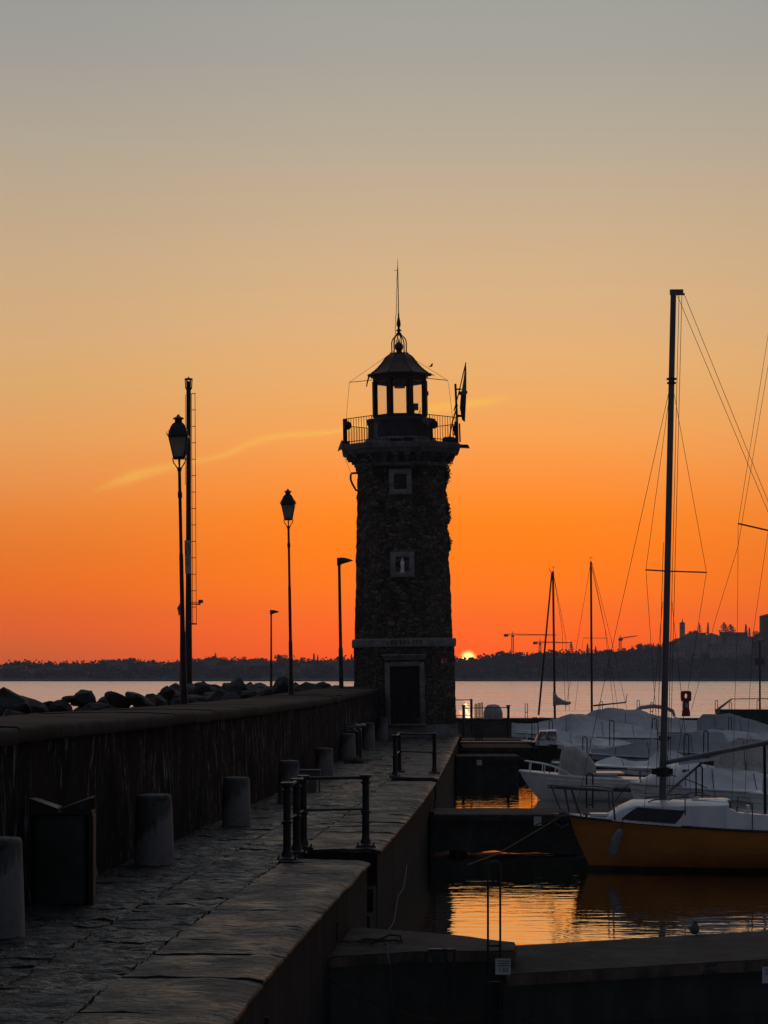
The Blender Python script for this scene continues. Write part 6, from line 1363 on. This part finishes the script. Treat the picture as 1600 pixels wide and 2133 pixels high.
for px in (1416.5,1434,1459.5):
    xx, _ = cl(px,0); m = MB(); m.box((xx,-5.3 if px < 1450 else -6.6,z1/2), (.5,.6,z1)); m.build('buttress', 'walldark', ch, smooth=0)
house(1405, 1350, 16, 6, YC-10, 'low pale outbuilding joined to the left side of the church'); house(1512, 1346, 24, 4, YC-8, 'long low pale wall like building right of the church front'); house(1540, 1331, 18, 6, YC+5, 'pale gabled building between the cedars and the castle tower'); house(1528, 1322, 20, 4, YC+22, 'dark roofed building behind the gabled one beside the cedars', mt='walldark')
cs_ = thing('castle_tower', 'square brick castle tower cut by the right edge on the far hill', 'tower', ((1600-800)/F*YC, YC, CZ-(1345-H0)*YC/F))
m = MB(); h = 62*YC/F; m.box((0,0,h/2), (11.4,11,h)); m.build('tower_wall', 'walldark', cs_, smooth=0); m = MB(); m.rings([[(sx*6, sy*6, h) for sx, sy in ((-1,-1),(1,-1),(1,1),(-1,1))],[(sx*.3, sy*.3, h+1.7) for sx, sy in ((-1,-1),(1,-1),(1,1),(-1,1))]]); m.build('tower_roof', 'roofred', cs_, smooth=0)
m = MB(); m.box((-2.2,-5.56,h-3.4), (.9,.1,.7)); m.build('window', 'bluewin', cs_, smooth=0)
# cranes
def crane(px, pb, pj, l, r, label, y=1740., luff=0):
    x = (px-800)/F*y; z0 = CZ-(pb-H0)*y/F; h = (pb-pj)*y/F; t = thing('tower_crane', label, 'crane', (x, y, z0-4), 'construction cranes on the far shore'); h += 4
    m = MB()
    for a, b in ((-.8,-.8),(.8,-.8),(.8,.8),(-.8,.8)): m.tube([(a,b,0),(a,b,h)], .2, 4)
    k = 0
    while k < h-1.6: m.tube([(-.8,-.8,k),(.8,-.8,k+1.6),(-.8,.8,k+1.6)], .14, 4); k += 1.6
    m.build('crane_mast', 'rust', t)
    lx0, rx = (l-px)*y/F, (r-px)*y/F; m = MB(); dz = luff
    for q in (0,1.1): m.tube([(lx0 if lx0 < 0 else 0,0,h+q*.6),(0,0,h+q),(rx,0,h+dz+q*.15)], .2, 4)
    n = int(abs(rx)/2.5)
    for i in range(n): f = i/n; g = (i+.5)/n; m.tube([(rx*f,0,h+dz*f),(rx*g,0,h+dz*g+1.0*(1-g)+.1),(rx*(i+1)/n,0,h+dz*(i+1)/n)], .12, 4)
    m.tube([(0,0,h),(0,0,h+3.2)], .25, 4); m.build('jib', 'rust', t)
    m = MB(); m.box((lx0+1.5 if lx0 < 0 else 1,0,h-.3), (3.4,1.2,1.8)); m.box((-.2,-1,h-.8), (1.4,1.2,1.6)); m.build('counterweight', 'darkbox', t)
crane(1068, 1358, 1323, 1050, 1160, 'tallest construction crane with a long thin jib nearest the sun')
crane(1125, 1358, 1339, 1111, 1190, 'low construction crane with a level jib behind the leaning spar')
crane(1292, 1354, 1331, 1289, 1328, 'construction crane with a short jib rising to the right between the masts', luff=2.5)
# the wood covering the far hillside
random.seed(31); m = MB()
for _ in range(2600):
    y = random.uniform(YS+3, YR+20); x = random.uniform(-300, 300)*1.0 if random.random() < .85 else random.uniform(-700,700)
    z = hillz(x, y); r = random.uniform(2.0,4.0)
    for _ in range(16):
        p = Vector((x,y,z+r*.6))+Vector((random.gauss(0,.6), random.gauss(0,.6), random.gauss(0,.45)))*r; a = Vector((random.gauss(0,1), random.gauss(0,1), random.gauss(0,.8))).normalized(); b = a.orthogonal().normalized(); e = r*.6
        m.add([p-b*e*.5, p+a*e*.6, p+b*e*.5, p-a*e*.5], [(0,1,2,3)])
tag(m.build('far_wood', 'leaf', smooth=0), 'dark wood covering the hillside of the far shore', 'trees', kind='stuff')
m = MB(); m.rings([[(x, YS-4.5+fbm(x*.01,0,0)*3, WZ-.5),(x, YS-4.6+fbm(x*.01,0,0)*3, WZ+1.0),(x, YS+3, WZ+1.6),(x, YS+4, WZ-.5)] for x in [-700+12*i for i in range(118)]]); tag(m.build('far_shore_wall', 'walldark', smooth=0), 'low stone embankment at the waterline of the far shore', 'wall')
# ================================================================ evening haze over the lake
hb = MB(); hb.box((0, 905, (WZ-1+CZ+HTOP)/2), (3000, 2050, CZ+HTOP-WZ+1)); hz_ = hb.build('haze', None, smooth=0)
hm_ = bpy.data.materials.new('haze'); hm_.use_nodes = True; hn = hm_.node_tree; hn.nodes.clear()
ho = hn.nodes.new('ShaderNodeOutputMaterial'); hv = hn.nodes.new('ShaderNodeVolumePrincipled'); hn.links.new(hv.outputs[0], ho.inputs['Volume'])
hv.inputs['Color'].default_value = (.74,.80,.98,1); hv.inputs['Density'].default_value = HD; hv.inputs['Anisotropy'].default_value = .0
hz_.data.materials.append(hm_); tag(hz_, 'thin evening haze over the lake', 'haze', kind='stuff')
